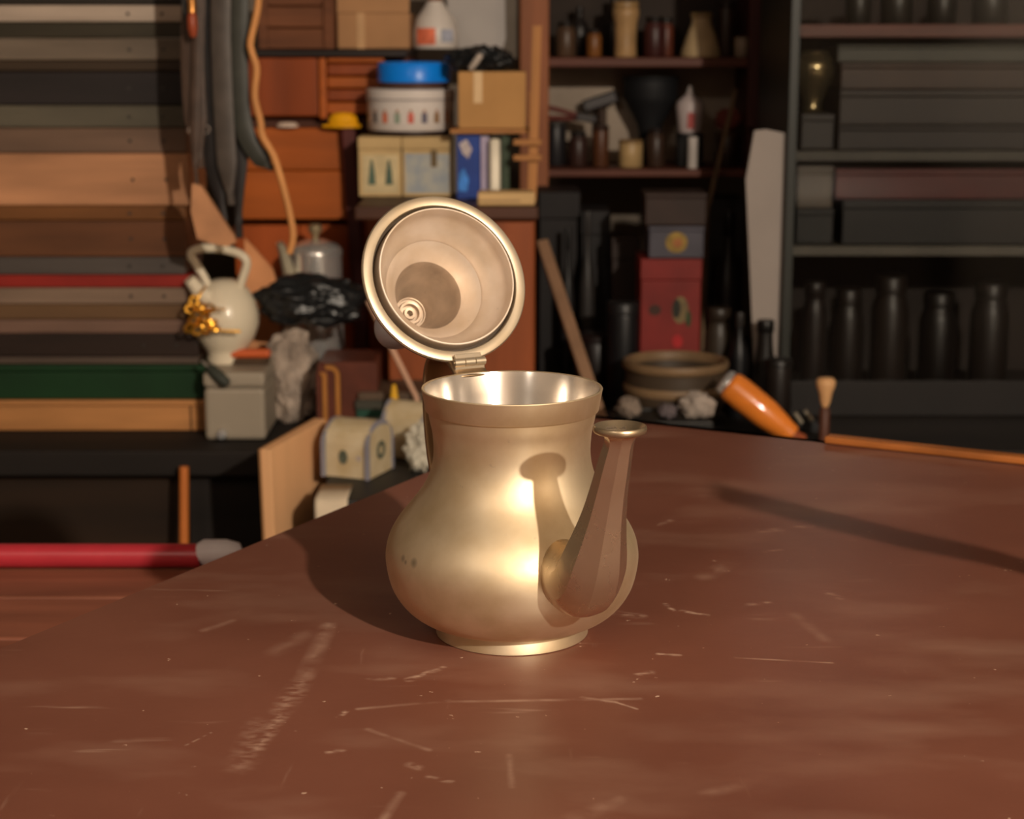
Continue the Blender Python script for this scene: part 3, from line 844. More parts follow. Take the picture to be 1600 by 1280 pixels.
tb = tc_ + Vector((0, 0, .0063))
tinb = thing('biscuit_tin', 'round white biscuit tin decorated with a ring of small coloured figures', 'tin', tb)
RT_ = 68 / F_PX * 2.62
hh = zy(140, 2.60) - tb.z
tmat = mat('tin_white', cc(178, 170, 164), .4, 0, .06)
MB().lathe([(0, 0), (RT_ - .002, 0), (RT_, .002), (RT_, hh * .72), (0, hh * .72)], tb, 56).build('tin_body', tmat, tinb)
MB().lathe([(RT_ + .001, hh * .70), (RT_ + .0016, hh * .72), (RT_ + .0016, hh * .97), (RT_ - .001, hh), (0, hh)], tb, 56).build('tin_lid', tmat, tinb)
fc = [cc(150, 110, 85), cc(88, 80, 78), cc(172, 96, 70), cc(108, 118, 104), cc(170, 80, 66), cc(82, 78, 92), cc(120, 90, 60)]
for i in range(9):
    a = -1.25 + i * .31
    m = mat('figure_%d' % (i % 7), fc[i % 7], .6, 0, .3, 90)
    curved_label(tb, RT_ + .0002, a, a + .13, hh * .20, hh * .44, m, 'figure_print', tinb, 3)
    curved_label(tb, RT_ + .0002, a + .035, a + .095, hh * .445, hh * .52, mat('figure_head', cc(140, 105, 85)), 'figure_print', tinb, 2)
curved_label(tb, RT_ + .0018, -1.4, 1.4, hh * .74, hh * .77, mat('tin_line', cc(120, 112, 112)), 'line_print', tinb, 20)
ub = tb + Vector((.006, 0, hh + .0008))
cont = thing('plastic_tub', 'low clear tub with a bright blue lid on top of the white biscuit tin', 'tub', ub)
hz = zy(98, 2.60) - ub.z; hm = zy(130, 2.60) - ub.z
RB = 57 / F_PX * 2.62
MB().lathe([(0, 0), (RB - .003, 0), (RB - .002, hm - .0005), (0, hm - .0005)], ub, 48).build('tub_body', mat('smoky_tub', cc(60, 42, 36), .3), cont)
MB().lathe([(RB - .001, hm), (RB + .001, hm + .001), (RB + .001, hz - .003), (RB - .001, hz - .0005), (RB - .004, hz), (RB - .006, hz - .002), (0, hz - .002)], ub, 48).build('tub_lid', mat('blue_plastic', cc(8, 90, 190, 2.2), .3, 0, .04), cont)
# books and packets beside the printed boxes
def book(x0, y0, x1, Y, dep, col, nm, lb, ct, extra=None):
    lo, hi = px_box(x0, y0, x1, 300, Y, dep, zb=C2 + G)
    b = thing(nm, lb, ct, ((lo.x + hi.x) / 2, Y, C2))
    m = mat('cover_%s_%d' % (nm, x0), cc(*col), .45, 0, .12, 30)
    t = min(.0022, (hi.x - lo.x) * .18)
    MB().box((lo.x, lo.y, lo.z), (hi.x, lo.y + .0025, hi.z), bev=.0006).build('spine', m, b)
    MB().box((lo.x, lo.y + .0026, lo.z), (lo.x + t, hi.y, hi.z), bev=.0005).build('cover', m, b)
    MB().box((hi.x - t, lo.y + .0026, lo.z), (hi.x, hi.y, hi.z), bev=.0005).build('cover', m, b)
    MB().box((lo.x + t + .0001, lo.y + .0027, lo.z + .001), (hi.x - t - .0001, hi.y - .002, hi.z - .003)).build('pages', mat('pages', cc(170, 155, 130), .9, 0, .2, 80), b)
    return b, lo, hi
b, lo, hi = book(714, 211, 750, 2.56, .085, (22, 48, 112), 'book', 'blue book with a pale picture on its spine, beside the printed boxes', 'book')
MB().prism([(lo.x + .003, hi.z - .012), (lo.x + .014, hi.z - .006), (lo.x + .022, hi.z - .02), (lo.x + .016, hi.z - .034), (lo.x + .008, hi.z - .026)], lo.y - .0008, lo.y - .0002).build('spine_print', mat('spine_pale', cc(150, 140, 140), .6, 0, .3, 70), b)
MB().prism([(lo.x + .002, lo.z + .012), (lo.x + .014, lo.z + .010), (lo.x + .017, lo.z + .028), (lo.x + .010, lo.z + .044), (lo.x + .003, lo.z + .036)], lo.y - .0008, lo.y - .0002).build('spine_print', mat('spine_sky', cc(50, 105, 175), .6, 0, .3, 70), b)
book(751, 213, 764, 2.56, .085, (138, 128, 148), 'book', 'slim lilac white book standing right of the blue book', 'book')
q = Vector((xat(773, 2.54, .9), 2.548, C2 + G))
cn = thing('candle', 'white candle standing right of the slim lilac book', 'candle', q)
MB().lathe([(0, 0), (.0078, 0), (.0080, .002), (.0078, zy(220, 2.548) - q.z), (.005, zy(217, 2.548) - q.z), (0, zy(218, 2.548) - q.z)], q, 24).build('wax', mat('wax', cc(205, 190, 172), .4), cn)
MB().tube([q + Vector((0, 0, zy(218, 2.548) - q.z)), q + Vector((.001, 0, zy(210, 2.548) - q.z))], .0009, 6).build('wick', mat('wick_black', (.02, .018, .015, 1)), cn)
book(783, 213, 796, 2.56, .085, (38, 50, 34), 'book', 'dark green book at the right end of the row', 'book')

# wooden rack with a cardboard carton on it
rk = thing('wooden_rack', 'rough wooden rack with short rungs holding the open carton', 'rack', at(830, 300, 2.52))
rw = wood('rack_wood', cc(136, 92, 50), .6, .25, 'Z')
Yr = 2.53
zs_ = zy(203, 2.53)
MB().prism([(xat(824, Yr, .9), C2 + G), (xat(838, Yr, .9), C2 + G), (xat(846, Yr, 1), zy(40, Yr)), (xat(832, Yr, 1), zy(40, Yr))], Yr, Yr + .016).build('upright', rw, rk)
MB().box((xat(826, 2.65, .9), 2.651, C2 + G), (xat(838, 2.65, .9), 2.664, zs_ + .05), bev=.002).build('upright', rw, rk)
MB().box((xat(703, 2.545, .95) , 2.5465, zs_ - .006), (xat(836, 2.545, .95), 2.6505, zs_ ), bev=.001).build('shelf_board', rw, rk)
MB().box((xat(716, 2.65, .9), 2.6515, C2 + G), (xat(726, 2.65, .9), 2.664, zs_ + .004)).build('upright', rw, rk)
for y in (222, 246):
    MB().box((xat(802, Yr, .9), Yr - .010, zy(y, Yr) - .004), (xat(846, Yr, .9), Yr - .0004, zy(y, Yr) + .004), bev=.001).build('rung', rw, rk)
lo, hi = px_box(716, 112, 828, 203, 2.55, .098, zb=zs_ + G)
hi.x = xat(822, 2.55, .98)
ct_ = thing('cardboard_carton', 'tan open carton with a strip of tape under the black bag', 'carton', ((lo.x + hi.x) / 2, 2.55, lo.z))
cm = mat('carton_card', cc(148, 110, 66), .8, 0, .12, 9)
MB().box(lo, hi, bev=.0015).build('box_body', cm, ct_)
MB().box((lo.x + .022, lo.y - .0008, lo.z + (hi.z - lo.z) * .45), (lo.x + .034, lo.y - .0002, hi.z)).build('tape', mat('pale_tape', cc(190, 160, 120), .4), ct_)
MB().box((lo.x, -.0008, 0), (lo.x + .05, .0008, .045), Matrix.Translation((0, lo.y - .0012, lo.z + .0445)) @ Matrix.Rotation(R(-178), 4, 'X')).build('flap', mat('carton_flap', cc(150, 100, 66), .8), ct_) if False else None
bgz = hi.z
bb_ = thing('plastic_bag', 'black plastic bag with a pale tie slumped over the open carton', 'bag', at(755, 108, 2.58))
MB().blob(Vector((xat(752, 2.59, 1.04), 2.60, bgz + .014)), (.046, .045, .020), .2, 3.0, 1.3, 5, flatbase=bgz + G).build('bag', bp2, bb_)
a = at(735, 108, 2.550); b = at(751, 86, 2.551)
MB().tube([a, a.lerp(b, .5) + Vector((0, -.004, 0)), b], [.004, .005, .0045], 10).build('tie', mat('pale_tie', cc(150, 138, 128), .5), bb_)
# brown upright plank of the wall rack behind
o = MB().box((xat(812, 2.88, 1), 2.90, C2 - .30), (xat(858, 2.88, 1), 2.925, 1.42), bev=.003).build('plank', wood('brown_upright', cc(112, 66, 40), .6, .2, 'Z'))
tag(o, 'tall reddish brown plank standing behind the wooden rack, left of the shelves', 'plank')
# ---------------------------------------------------------------- nearer clutter on the left: case, books, crate, patterned boxes, board
Y = 2.36
lo, hi = px_box(497, 566, 590, 690, Y, .10, zb=ZB + G)
cs = thing('leather_case', 'dark brown upright case with two gold trim bands at its left end', 'case', ((lo.x + hi.x) / 2, Y, ZB))
def round_top(x0, x1, z0, z1, r, n=6):
    o = [(x0, z0), (x1, z0)]
    for k in range(n + 1):
        a = math.pi / 2 * k / n
        o.append((x1 - r + r * math.cos(a), z1 - r + r * math.sin(a)))
    for k in range(n + 1):
        a = math.pi / 2 + math.pi / 2 * k / n
        o.append((x0 + r + r * math.cos(a), z1 - r + r * math.sin(a)))
    return o
lm = mat('brown_leather', cc(72, 34, 22), .5, 0, .2, 30)
MB().prism(round_top(lo.x, hi.x, lo.z, hi.z, .006), lo.y, hi.y).build('case_body', lm, cs)
gold = mat('gold_trim', cc(150, 100, 50), .4, .3)
xs = xat(533, Y, .6)
MB().prism(round_top(lo.x - .0005, xs, lo.z, hi.z - .002, .014), lo.y - .010, lo.y - .0003).build('end_flap', lm, cs)
o_out = round_top(lo.x + .002, xs, lo.z, hi.z - .003, .015)
# gold band as an arch strip
mb = MB()
def arch_strip(x0, x1, z0, z1, r, t, ya, yb, m, par, nm):
    outer = round_top(x0, x1, z0, z1, r)[1:]
    inner = round_top(x0 + t, x1 - t, z0, z1 - t, max(.001, r - t))[1:]
    # keep the right leg and the top
    outer = outer[:10]; inner = inner[:10]
    mb = MB()
    A = [mb.bm.verts.new((x, ya, z)) for x, z in outer]; B = [mb.bm.verts.new((x, ya, z)) for x, z in inner]
    C_ = [mb.bm.verts.new((x, yb, z)) for x, z in outer]; D = [mb.bm.verts.new((x, yb, z)) for x, z in inner]
    for i in range(len(A) - 1):
        for q in ((A[i], A[i + 1], B[i + 1], B[i]), (C_[i], D[i], D[i + 1], C_[i + 1]), (A[i], C_[i], C_[i + 1], A[i + 1]), (B[i], B[i + 1], D[i + 1], D[i])):
            mb.bm.faces.new(q)
    mb.bm.faces.new((A[0], B[0], D[0], C_[0])); mb.bm.faces.new((A[-1], C_[-1], D[-1], B[-1]))
    return mb.build(nm, m, par)
arch_strip(lo.x + .001, xs, lo.z, hi.z - .002, .014, .006, lo.y - .013, lo.y - .0103, gold, cs, 'gold_trim')
arch_strip(lo.x + .001, xat(513, Y, .6), lo.z, hi.z - .012, .004, .006, lo.y - .0135, lo.y - .0103, gold, cs, 'gold_trim')

zc = ZB + G
for (y0, col, dx, lb) in ((640, (104, 68, 30), 0, 'thick ochre brown book at the bottom of the small book stack'), (632, (96, 100, 84), 2, 'thin pale grey green book above the ochre one in the small stack'),
                          (620, (26, 58, 46), 0, 'dark green book in the small stack behind the patterned boxes'), (606, (52, 50, 42), -2, 'dark olive book second from the top of the small stack'), (594, (70, 56, 44), 3, 'greyish brown book on top of the small stack')):
    Yb = 2.44
    z1 = zy(y0, Yb); x0 = xat(566 + dx, Yb, zc); x1 = xat(672 + dx, Yb, zc)
    b = thing('book', lb, 'book', ((x0 + x1) / 2 , Yb, zc))
    m = mat('flat_cover_%d' % y0, cc(*col), .5, 0, .15, 25)
    t = min(.0015, (z1 - zc) * .25)
    Yf = 2.28 + .07
    d0, d1 = Yf, 2.4432
    MB().box((x0, d0, zc), (x1, d1, zc + t), bev=.0003).build('cover', m, b)
    MB().box((x0, d0, z1 - t), (x1, d1, z1), bev=.0003).build('cover', m, b)
    MB().box((x0, d0, zc + t + .0001), (x1, d0 + .002, z1 - t - .0001)).build('spine', m, b)
    MB().box((x0 + .002, d0 + .0021, zc + t + .0001), (x1 - .002, d1 - .002, z1 - t - .0001)).build('pages', mat('pages', cc(170, 155, 130)), b)
    zc = z1 + G

# black storage crate in front of the bench
kx0, kx1 = xat(497, 1.98, .5), .03
kr = thing('storage_crate', 'black storage crate in front of the bench carrying the patterned boxes', 'crate', ((kx0 + kx1) / 2, 2.1, 0))
km = mat('black_crate', cc(26, 25, 24), .5)
MB().box((kx0, 2.03, 0), (kx1, 2.272, ZB - .03), bev=.004).build('crate_body', km, kr)
MB().box((kx0 - .004, 2.022, ZB - .0297), (kx1 + .004, 2.276, ZB), bev=.003).build('crate_lid', km, kr)

cream = mat('patterned_cream', cc(152, 134, 102), .6, 0, .18, 45, col2=cc(168, 154, 128))
bluet = mat('blue_grey_trim', cc(112, 110, 118), .6)
darkp = mat('dark_print', cc(70, 74, 62), .7, 0, .3, 90)
def loaf(P1, dirx, length, depth, height, lb, prints):
    """box with a rounded top: dirx runs along the length, starting at P1"""
    dx = Vector(dirx).normalized(); dy = Vector((0, 0, 1)).cross(dx)
    M = Matrix.Translation(P1) @ Matrix((dy, dx, Vector((0, 0, 1)))).transposed().to_4x4()
    t = thing('patterned_box', lb, 'box', P1)
    def ol(g):
        o = [(-g, -0), (depth + g, 0)]
        n = 10
        for k in range(n + 1):
            a = math.pi * k / n
            o.append((depth / 2 + (depth / 2 + g) * math.cos(a), height * .62 + (height * .38 + g) * math.sin(a)))
        return o
    MB().prism(ol(0), .0012, length - .0012, M).build('box_body', cream, t)
    for a, b in ((0, .0010), (length - .0010, length)):
        MB().prism(ol(-.0045), a, b, M).build('end_panel', cream, t)
    def band(a, b):
        mb = MB(); o1, o2 = ol(.0008), ol(-.0050)
        V_ = [[mb.bm.verts.new(M @ Vector((x, y, z))) for x, z in o] for o, y in ((o1, a), (o1, b), (o2, b), (o2, a))]
        n = len(o1)
        for r_ in range(4):
            for i in range(n):
                mb.bm.faces.new([V_[r_][i], V_[r_][(i + 1) % n], V_[(r_ + 1) % 4][(i + 1) % n], V_[(r_ + 1) % 4][i]])
        mb.build('blue_trim', bluet, t)
    band(-.001, .0035); band(length - .0035, length + .001)
    if prints:
        # medallion on the near end, motif on the long side
        mb = MB()
        mb.lathe([(.006, -.0004), (.0115, -.0004), (.0115, -.0012), (.006, -.0012), (.006, -.0004)], (0, 0, 0), 24, M @ Matrix.Translation((depth / 2, -.0004, height * .46)) @ Matrix.Rotation(R(90), 4, 'X') @ Matrix.Scale(-1, 4, Vector((0, 0, 1))))
        mb.build('medallion_print', darkp, t)
    return t, M
P1 = atz(577, 750, ZB + .0008); P2 = atz(506, 744, ZB); P3 = atz(650, 716, ZB)
d_ = (P2 - P1); d_.z = 0; L_ = d_.length
dep_ = abs((P3 - P1).dot(Vector((0, 0, 1)).cross(d_.normalized())))
hgt = .068
# the loaf's section (dy) must point away to the right: flip by starting from the far end
t, M = loaf(P1, d_, L_, -min(.065, dep_), hgt, 'cream patterned box with rounded lid and blue edge trim, corner towards the table', True)
P1b = P1 + Vector((.064, .105, 0))
t2, M2 = loaf(P1b, d_, L_ * .95, -.045, hgt * 1.05, 'second cream patterned box with blue trim, behind the first beside the crumpled paper', False)
# motif on the long side of the first box
dxn = d_.normalized(); nrm = Vector((dxn.y, -dxn.x, 0))
if nrm.y > 0: nrm = -nrm
c0 = P1 + dxn * (L_ * .56) + nrm * .0006
MB().lathe([(0, 0), (.006, 0), (.006, .0006), (0, .0006)], (0, 0, 0), 16, Matrix.Translation(c0 + Vector((0, 0, hgt * .38))) @ nrm.to_track_quat('Z', 'Y').to_matrix().to_4x4() @ Matrix.Scale(1.5, 4, Vector((0, 1, 0)))).build('motif_print', darkp, t)
MB().lathe([(0, 0), (.004, 0), (.004, .0006), (0, .0006)], (0, 0, 0), 16, Matrix.Translation(P1 + dxn * (L_ * .22) + nrm * .0006 + Vector((0, 0, hgt * .38))) @ nrm.to_track_quat('Z', 'Y').to_matrix().to_4x4()).build('motif_print', mat('lilac_print', cc(140, 128, 120)), t)

cp = MB().blob(Vector((-.114, 2.168, ZB + .030)), (.019, .019, .030), .28, 2.8, 5.5, 5, flatbase=ZB + .0008)
tag(cp.build('crumpled_paper', mat('white_paper', cc(158, 152, 138), .85, 0, .15, 40)), 'crumpled whitish patterned paper on the black crate beside the teapot', 'paper')
q = Vector((xat(616, 2.315, .6), 2.315, ZB + G))
gl = thing('glue_bottle', 'slim pale glue bottle with a yellow tip behind the patterned boxes', 'bottle', q)
zt = zy(630, 2.315) - q.z; zz2 = zy(601, 2.315) - q.z
MB().lathe([(0, 0), (.011, 0), (.012, .002), (.012, zt - .010), (.006, zt), (0, zt)], q, 24).build('bottle_body', mat('pale_bottle', cc(165, 158, 118), .45), gl)
MB().lathe([(.0062, zt + .0002), (.0055, zt + .008), (.0028, zz2), (0, zz2)], q, 20).build('cap', mat('yellow_tip', cc(225, 150, 30), .4), gl)
# pale stick leaning against the cabinet
tp = MB().tube([(xat(662, 2.375, .58), 2.334, .64), (xat(580, 2.435, .75), 2.436, .765)], .0042, 10)
tp = MB().tube([Vector((xat(668, 2.31, ZB), 2.322, ZB + .003)), at(650, 620, 2.338), at(574, 468, 2.428)], .0040, 10).build('plastic_tube', mat('pale_tube', cc(165, 130, 108), .5))
tag(tp, 'thin pale plastic tube leaning against the low cabinet left of the lid', 'tube')
# white cloth over the crate's front edge
mb = MB()
x0, x1 = xat(492, 2.02, .55), xat(543, 2.02, .55)
cols = 10
prof_ = [(2.09, ZB + .0018), (2.05, ZB + .0020), (2.022, ZB + .0022), (2.0175, ZB - .004), (2.0165, ZB - .02), (2.014, ZB - .05), (2.016, ZB - .08), (2.015, ZB - .10)]
grid = []
for i in range(cols + 1):
    u = i / cols
    row = []
    for j, (yy, z_) in enumerate(prof_):
        dd = .0015 * math.sin(u * 14) * (j > 2)
        squeeze = 1 - .16 * max(0, j - 4) / 3
        row.append(mb.bm.verts.new((x0 + (x1 - x0) * (.5 + (u - .5) * squeeze), yy - abs(dd), z_ - (.006 * math.sin(u * 3.1) if j == 7 else 0))))
    grid.append(row)
for a, b in zip(grid, grid[1:]):
    for j in range(len(prof_) - 1):
        f = mb.bm.faces.new([a[j], a[j + 1], b[j + 1], b[j]]); f.smooth = True
cl = mb.build('cleaning_cloth', mat('white_cloth', cc(176, 160, 138), .9, 0, .08, 30, .3))
sm = cl.modifiers.new('thickness', 'SOLIDIFY'); sm.thickness = .0012; sm.offset = 0
tag(cl, 'white cloth hanging over the front edge of the black crate', 'cloth')
# plywood board
pL, pR = Vector((xat(392, 2.085, .6), 2.085, 0)), Vector((xat(479, 2.235, .6), 2.235, 0))
dv = (pR - pL); wv = dv.length
M = Matrix.Translation(pL + Vector((.034, 0, 0))) @ Matrix.Rotation(math.atan2(dv.y, dv.x), 4, 'Z') @ Matrix.Rotation(R(-2.2), 4, 'Y')
pw = thing('plywood_board', 'pale plywood board standing upright between the bench and the black crate', 'board', pL)
MB().box((0, 0, .006), (wv, .014, .602), M, .001).build('board', wood('plywood', cc(186, 142, 102, 1.6), .6, .1, 'Z', 18), pw)
MB().box((0, .0142, .006), (wv, .0165, .602), M, .0005).build('ply_layer', wood('ply_dark', cc(120, 84, 52), .6, .1, 'Z', 18), pw)

# hanging straps and cord on a rail fixed to the ceiling
rl = thing('hanging_rail', 'black iron rail hung from the ceiling above the picture, holding straps', 'rail', (-.4, 2.30, 1.4))
iron = mat('black_iron', (.03, .028, .026, 1), .5, .7)
ZR = 1.30
MB().tube([(-.56, 2.30, ZR), (-.26, 2.30, ZR)], .006, 10).build('rail_bar', iron, rl)
for x in (-.555, -.265):
    MB().tube([(x, 2.30, ZR + .0055), (x, 2.30, RZ)], .004, 8).build('hanger_rod', iron, rl)
def strap(pts, wid, th, m, nm, lb, ct, lr_=.0085, buckles=()):
    Yo = -lr_
    P = [at(x, y, 2.30 + Yo) for x, y in pts]
    topx = P[0].x
    loop = [Vector((topx, 2.30 + lr_, ZR - .03)), Vector((topx, 2.30 + lr_, ZR)), Vector((topx, 2.30 , ZR + lr_)), Vector((topx, 2.30 - lr_, ZR)), Vector((topx, 2.30 + Yo, ZR - .04))]
    C_ = catmull(loop + P, 5)
    t = thing(nm, lb, ct, (topx, 2.30, ZR))
    mb = MB(); rr = []
    for i, p in enumerate(C_):
        tt = (C_[min(i + 1, len(C_) - 1)] - C_[max(i - 1, 0)]).normalized()
        fr = Vector((0, -1, 0))
        if i < 21:   # around the rail
            sd = Vector((1, 0, 0))
        else:
            sd = tt.cross(fr).normalized()
            if sd.x < 0: sd = -sd
        nn = tt.cross(sd).normalized()
        k = 1.0 if i < len(C_) - 6 else max(.35, (len(C_) - 1 - i) / 6)
        rr.append([mb.bm.verts.new(p + sd * a * wid / 2 * k + nn * b * th / 2) for a, b in ((-1, -.5), (-.85, -1), (.85, -1), (1, -.5), (1, .5), (.85, 1), (-.85, 1), (-1, .5))])
    for a, b in zip(rr, rr[1:]):
        for j in range(8):
            f = mb.bm.faces.new([a[j], a[(j + 1) % 8], b[(j + 1) % 8], b[j]]); f.smooth = True
    mb.bm.faces.new(rr[0][::-1]); mb.bm.faces.new(rr[-1])
    mb.build('strap', m, t)
    for (bx_, by_, sz) in buckles:
        c = at(bx_, by_, 2.30 + Yo - th)
        ring_mesh(c, sz, sz * .8, sz * .28, Matrix.Rotation(R(90), 3, 'X'), 16, 6).build('buckle', mat('buckle_steel', cc(190, 178, 170), .25, .9), t)
    return t
lk = mat('black_leather', cc(27, 23, 22), .5, 0, .25, 40, .2)
lg = mat('grey_leather', cc(60, 53, 48), .42, 0, .2, 40, .2)
lgn = mat('green_black_rubber', cc(44, 44, 39), .45, 0, .2, 40, .2)
lb_ = mat('brown_leather_strap', cc(58, 44, 36), .5, 0, .25, 40, .2)
GRP = None
strap([(302, -20), (301, 60), (302, 130), (307, 200), (314, 262)], .029, .004, lb_, 'leather_strap', 'short brown leather strap, outermost of the hanging straps on the left', 'strap', .0335, ((302, 204, .006),))
strap([(322, -20), (324, 80), (330, 180), (338, 270), (350, 345)], .030, .004, lk, 'leather_strap', 'wide black leather strap hanging second from the left', 'strap', .0145, ((319, 202, .007), ))
strap([(345, -20), (345, 40), (346, 90), (350, 180), (356, 270), (362, 320)], .025, .004, lg, 'leather_strap', 'worn grey leather strap hanging in the middle of the bunch', 'strap', .0265)
strap([(374, -20), (373, 60), (374, 130), (380, 195), (396, 232), (413, 252), (426, 264)], .024, .005, lgn, 'rubber_strap', 'greenish black rubber strap whose end curls to the right', 'strap', .0205)
strap([(364, -40), (366, 90), (368, 180), (371, 270), (374, 372)], .028, .004, lk, 'leather_strap', 'long black leather strap hanging behind the curled rubber strap', 'strap', .0085)
strap([(288, -20), (288, 10), (290, 30)], .006, .004, mat('black_string', (.02, .018, .016, 1)), 'tool_loop', 'string loop with an orange tool handle at the upper left', 'loop', .0485)
oh = [o for o in bpy.data.objects if o.name == 'tool_loop'][0]
MB().tube([at(300, 20, 2.24), at(300, 26, 2.24), at(301, 45, 2.24), at(302, 58, 2.24)], [.004, .006, .0065, .004], 12).build('tool_handle', mat('orange_handle', cc(120, 52, 28), .4), oh)
MB().tube([at(300, 19.5, 2.24), at(300, 10, 2.24), at(299, -2, 2.24)], [.0055, .005, .0055], 12).build('ferrule', mat('brass_ferrule', cc(160, 110, 60), .3, .8), oh)
MB().tube([at(288, 26, 2.2515), at(297, 23, 2.245)], .002, 8).build('string_end', mat('black_string', (.02, .018, .016, 1)), oh)
# pale sheath
sh = strap([(308, -20), (306, 120), (304, 230), (308, 290)], .012, .003, lb_, 'leather_sheath', 'pale tan leather sheath hanging by a narrow strap above the white jug', 'sheath', .041)
ys = 2.258
MB().prism([(at(x, y, ys).x, at(x, y, ys).z) for x, y in ((302, 286), (316, 290), (330, 312), (348, 340), (367, 368), (370, 378), (356, 384), (330, 379), (310, 372), (300, 330))], ys - .009, ys + .004).build('sheath', mat('tan_leather', cc(150, 106, 74), .6, 0, .18, 25), sh)
# beige cord
def cord(pts, r, Yc, m, nm, lb, ct, top=True):
    P = [at(x, y, Yc) for x, y in pts]
    if top:
        x = P[0].x
        P = [Vector((x, 2.30 + .010, ZR - .02)), Vector((x, 2.30, ZR + .0095)), Vector((x, 2.30 - .0105, ZR - .01))] + P
    o = MB().tube(catmull(P, 6), r, 10).build(nm, m)
    tag(o, lb, ct)
    return o
cord([(403, -40), (403, 10), (392, 62), (393, 80), (401, 108), (398, 150), (407, 190), (410, 212), (428, 245), (442, 290), (453, 335), (458, 370), (452, 396)], .0046, 2.262, mat('beige_cord', cc(166, 114, 66), .55), 'power_cord', 'wavy beige cord hanging in front of the orange chest', 'cord')

# ---------------------------------------------------------------- right half: wall shelves
KD = 1.5
def cd_(r, g, b): return cc(r, g, b, KD)
sy = 2.92
SBK = 3.10
sx0, sx1 = xat(800, sy, 1), xat(1180, sy, 1)
shw = wood('shelf_wood', cd_(70, 33, 20), .55, .25, 'X')
z_up = zy(90, sy); z_lo = zy(265, sy)
sf = thing('wall_shelf', 'dark reddish brown wall shelf with jars and tools at the back right', 'shelf', (sx0, sy, z_lo))
MB().box((xat(856, sy, 1), sy, z_up - .015), (sx1 - .012, SBK, z_up), bev=.002).build('shelf_board', shw, sf)
MB().box((xat(836, sy, 1), sy, z_lo - .012), (sx1 - .008, SBK, z_lo), bev=.002).build('shelf_board', shw, sf)
MB().box((sx1 - .0118, sy - .004, zy(200, sy)), (sx1 + .016, SBK, 1.36), bev=.002).build('side_board', wood('shelf_side', cd_(56, 26, 22), .55, .2, 'Z'), sf)
MB().box((sx1 - .0078, sy + .02, z_lo - .012), (sx1 + .004, SBK, zy(200, sy) - .0004), bev=.002).build('side_board', wood('shelf_side', cd_(56, 26, 22)), sf)
MB().box((sx1 + .0165, sy + .10, zy(200, sy + .1)), (sx1 + .075, sy + .115, zy(180, sy + .1)), bev=.001).build('rail', shw, sf)
MB().box((sx0 + .05, sy, 1.33), (sx1 - .012, SBK, 1.345), bev=.002).build('shelf_board', shw, sf)
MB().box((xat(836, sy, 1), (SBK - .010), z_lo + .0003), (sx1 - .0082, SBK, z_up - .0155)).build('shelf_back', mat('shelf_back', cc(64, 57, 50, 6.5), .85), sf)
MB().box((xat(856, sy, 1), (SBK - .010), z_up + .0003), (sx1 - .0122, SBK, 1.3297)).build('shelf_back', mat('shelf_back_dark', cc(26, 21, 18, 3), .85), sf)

def jar(x, y0, y1, wpx, zb, Y, col, nm, lb, ct, shape='jar', lid=None, n=28, k=KD):
    r = wpx / 2 / F_PX * (Y * math.cos(PITCH))
    q = Vector((xat(x, Y, zb), Y, zb + G))
    h = zy(y0, Y) - q.z
    t = thing(nm, lb, ct, q)
    m = mat('m_' + lb[:40].replace(' ', '_'), cc(*col, k), .4, 0, .15, 30)
    P = {'jar': [(0, 0), (r * .94, 0), (r, h * .03), (r, h * .72), (r * .86, h * .80), (r * .78, h * .83), (r * .78, h * .86), (0, h * .86)],
         'tall': [(0, 0), (r * .82, 0), (r * .85, h * .03), (r * .80, h * .25), (r * .86, h * .62), (r, h * .74), (r, h * .86), (r * .9, h * .88), (0, h * .88)],
         'cone': [(0, 0), (r * .98, 0), (r, h * .05), (r * .92, h * .2), (r * .70, h * .5), (r * .50, h * .75), (r * .46, h * .88), (0, h * .88)],
         'bottle': [(0, 0), (r * .95, 0), (r, h * .03), (r, h * .55), (r * .8, h * .66), (r * .4, h * .76), (r * .36, h * .86), (0, h * .86)],
         'can': [(0, 0), (r * .96, 0), (r, h * .02), (r, h * .86), (r * .97, h * .88), (0, h * .88)]}[shape]
    MB().lathe(P, q, n).build('jar_body' if shape != 'bottle' else 'bottle_body', m, t)
    top = P[-1][1]; rt = {'jar': .84, 'tall': .96, 'cone': .54, 'bottle': .42, 'can': 1.02}[shape] * r
    lm_ = mat('lid_' + lb[:40].replace(' ', '_'), cc(*(lid or col), k), .4, 0, .1)
    MB().lathe([(rt * .95, top + .0003), (rt, top + .001), (rt, h * .985), (rt * .9, h), (0, h)], q, n).build('lid', lm_, t)
    return t
zu = z_up; zl = z_lo
Yj = 2.97
jar(884, 34, 95, 32, zu, Yj, (58, 42, 30), 'glass_jar', 'dusty brown jar at the left end of the top shelf', 'jar', 'jar', (22, 18, 16))
jar(928, 46, 93, 24, zu, Yj, (92, 56, 24), 'glass_jar', 'small amber orange jar on the top shelf left of the tall cream canister', 'jar', 'jar', (24, 18, 16))
jar(977, 2, 93, 42, zu, Yj, (132, 104, 70), 'canister', 'tall cream canister with a flared top on the top shelf', 'canister', 'tall', (120, 95, 62))
jar(1022, 26, 90, 34, zu, Yj, (46, 20, 18), 'glass_jar', 'dark red jar right of the tall cream canister', 'jar', 'jar', (20, 17, 15))
jar(1040, 28, 90, 24, zu, Yj + .05, (74, 36, 24), 'glass_jar', 'narrow reddish brown jar behind the dark red jar', 'jar', 'jar', (22, 20, 17))
jar(1095, 20, 87, 64, zu, Yj + .01, (142, 122, 92), 'cone_flask', 'cream conical flask on the top shelf', 'flask', 'cone', (112, 92, 62))
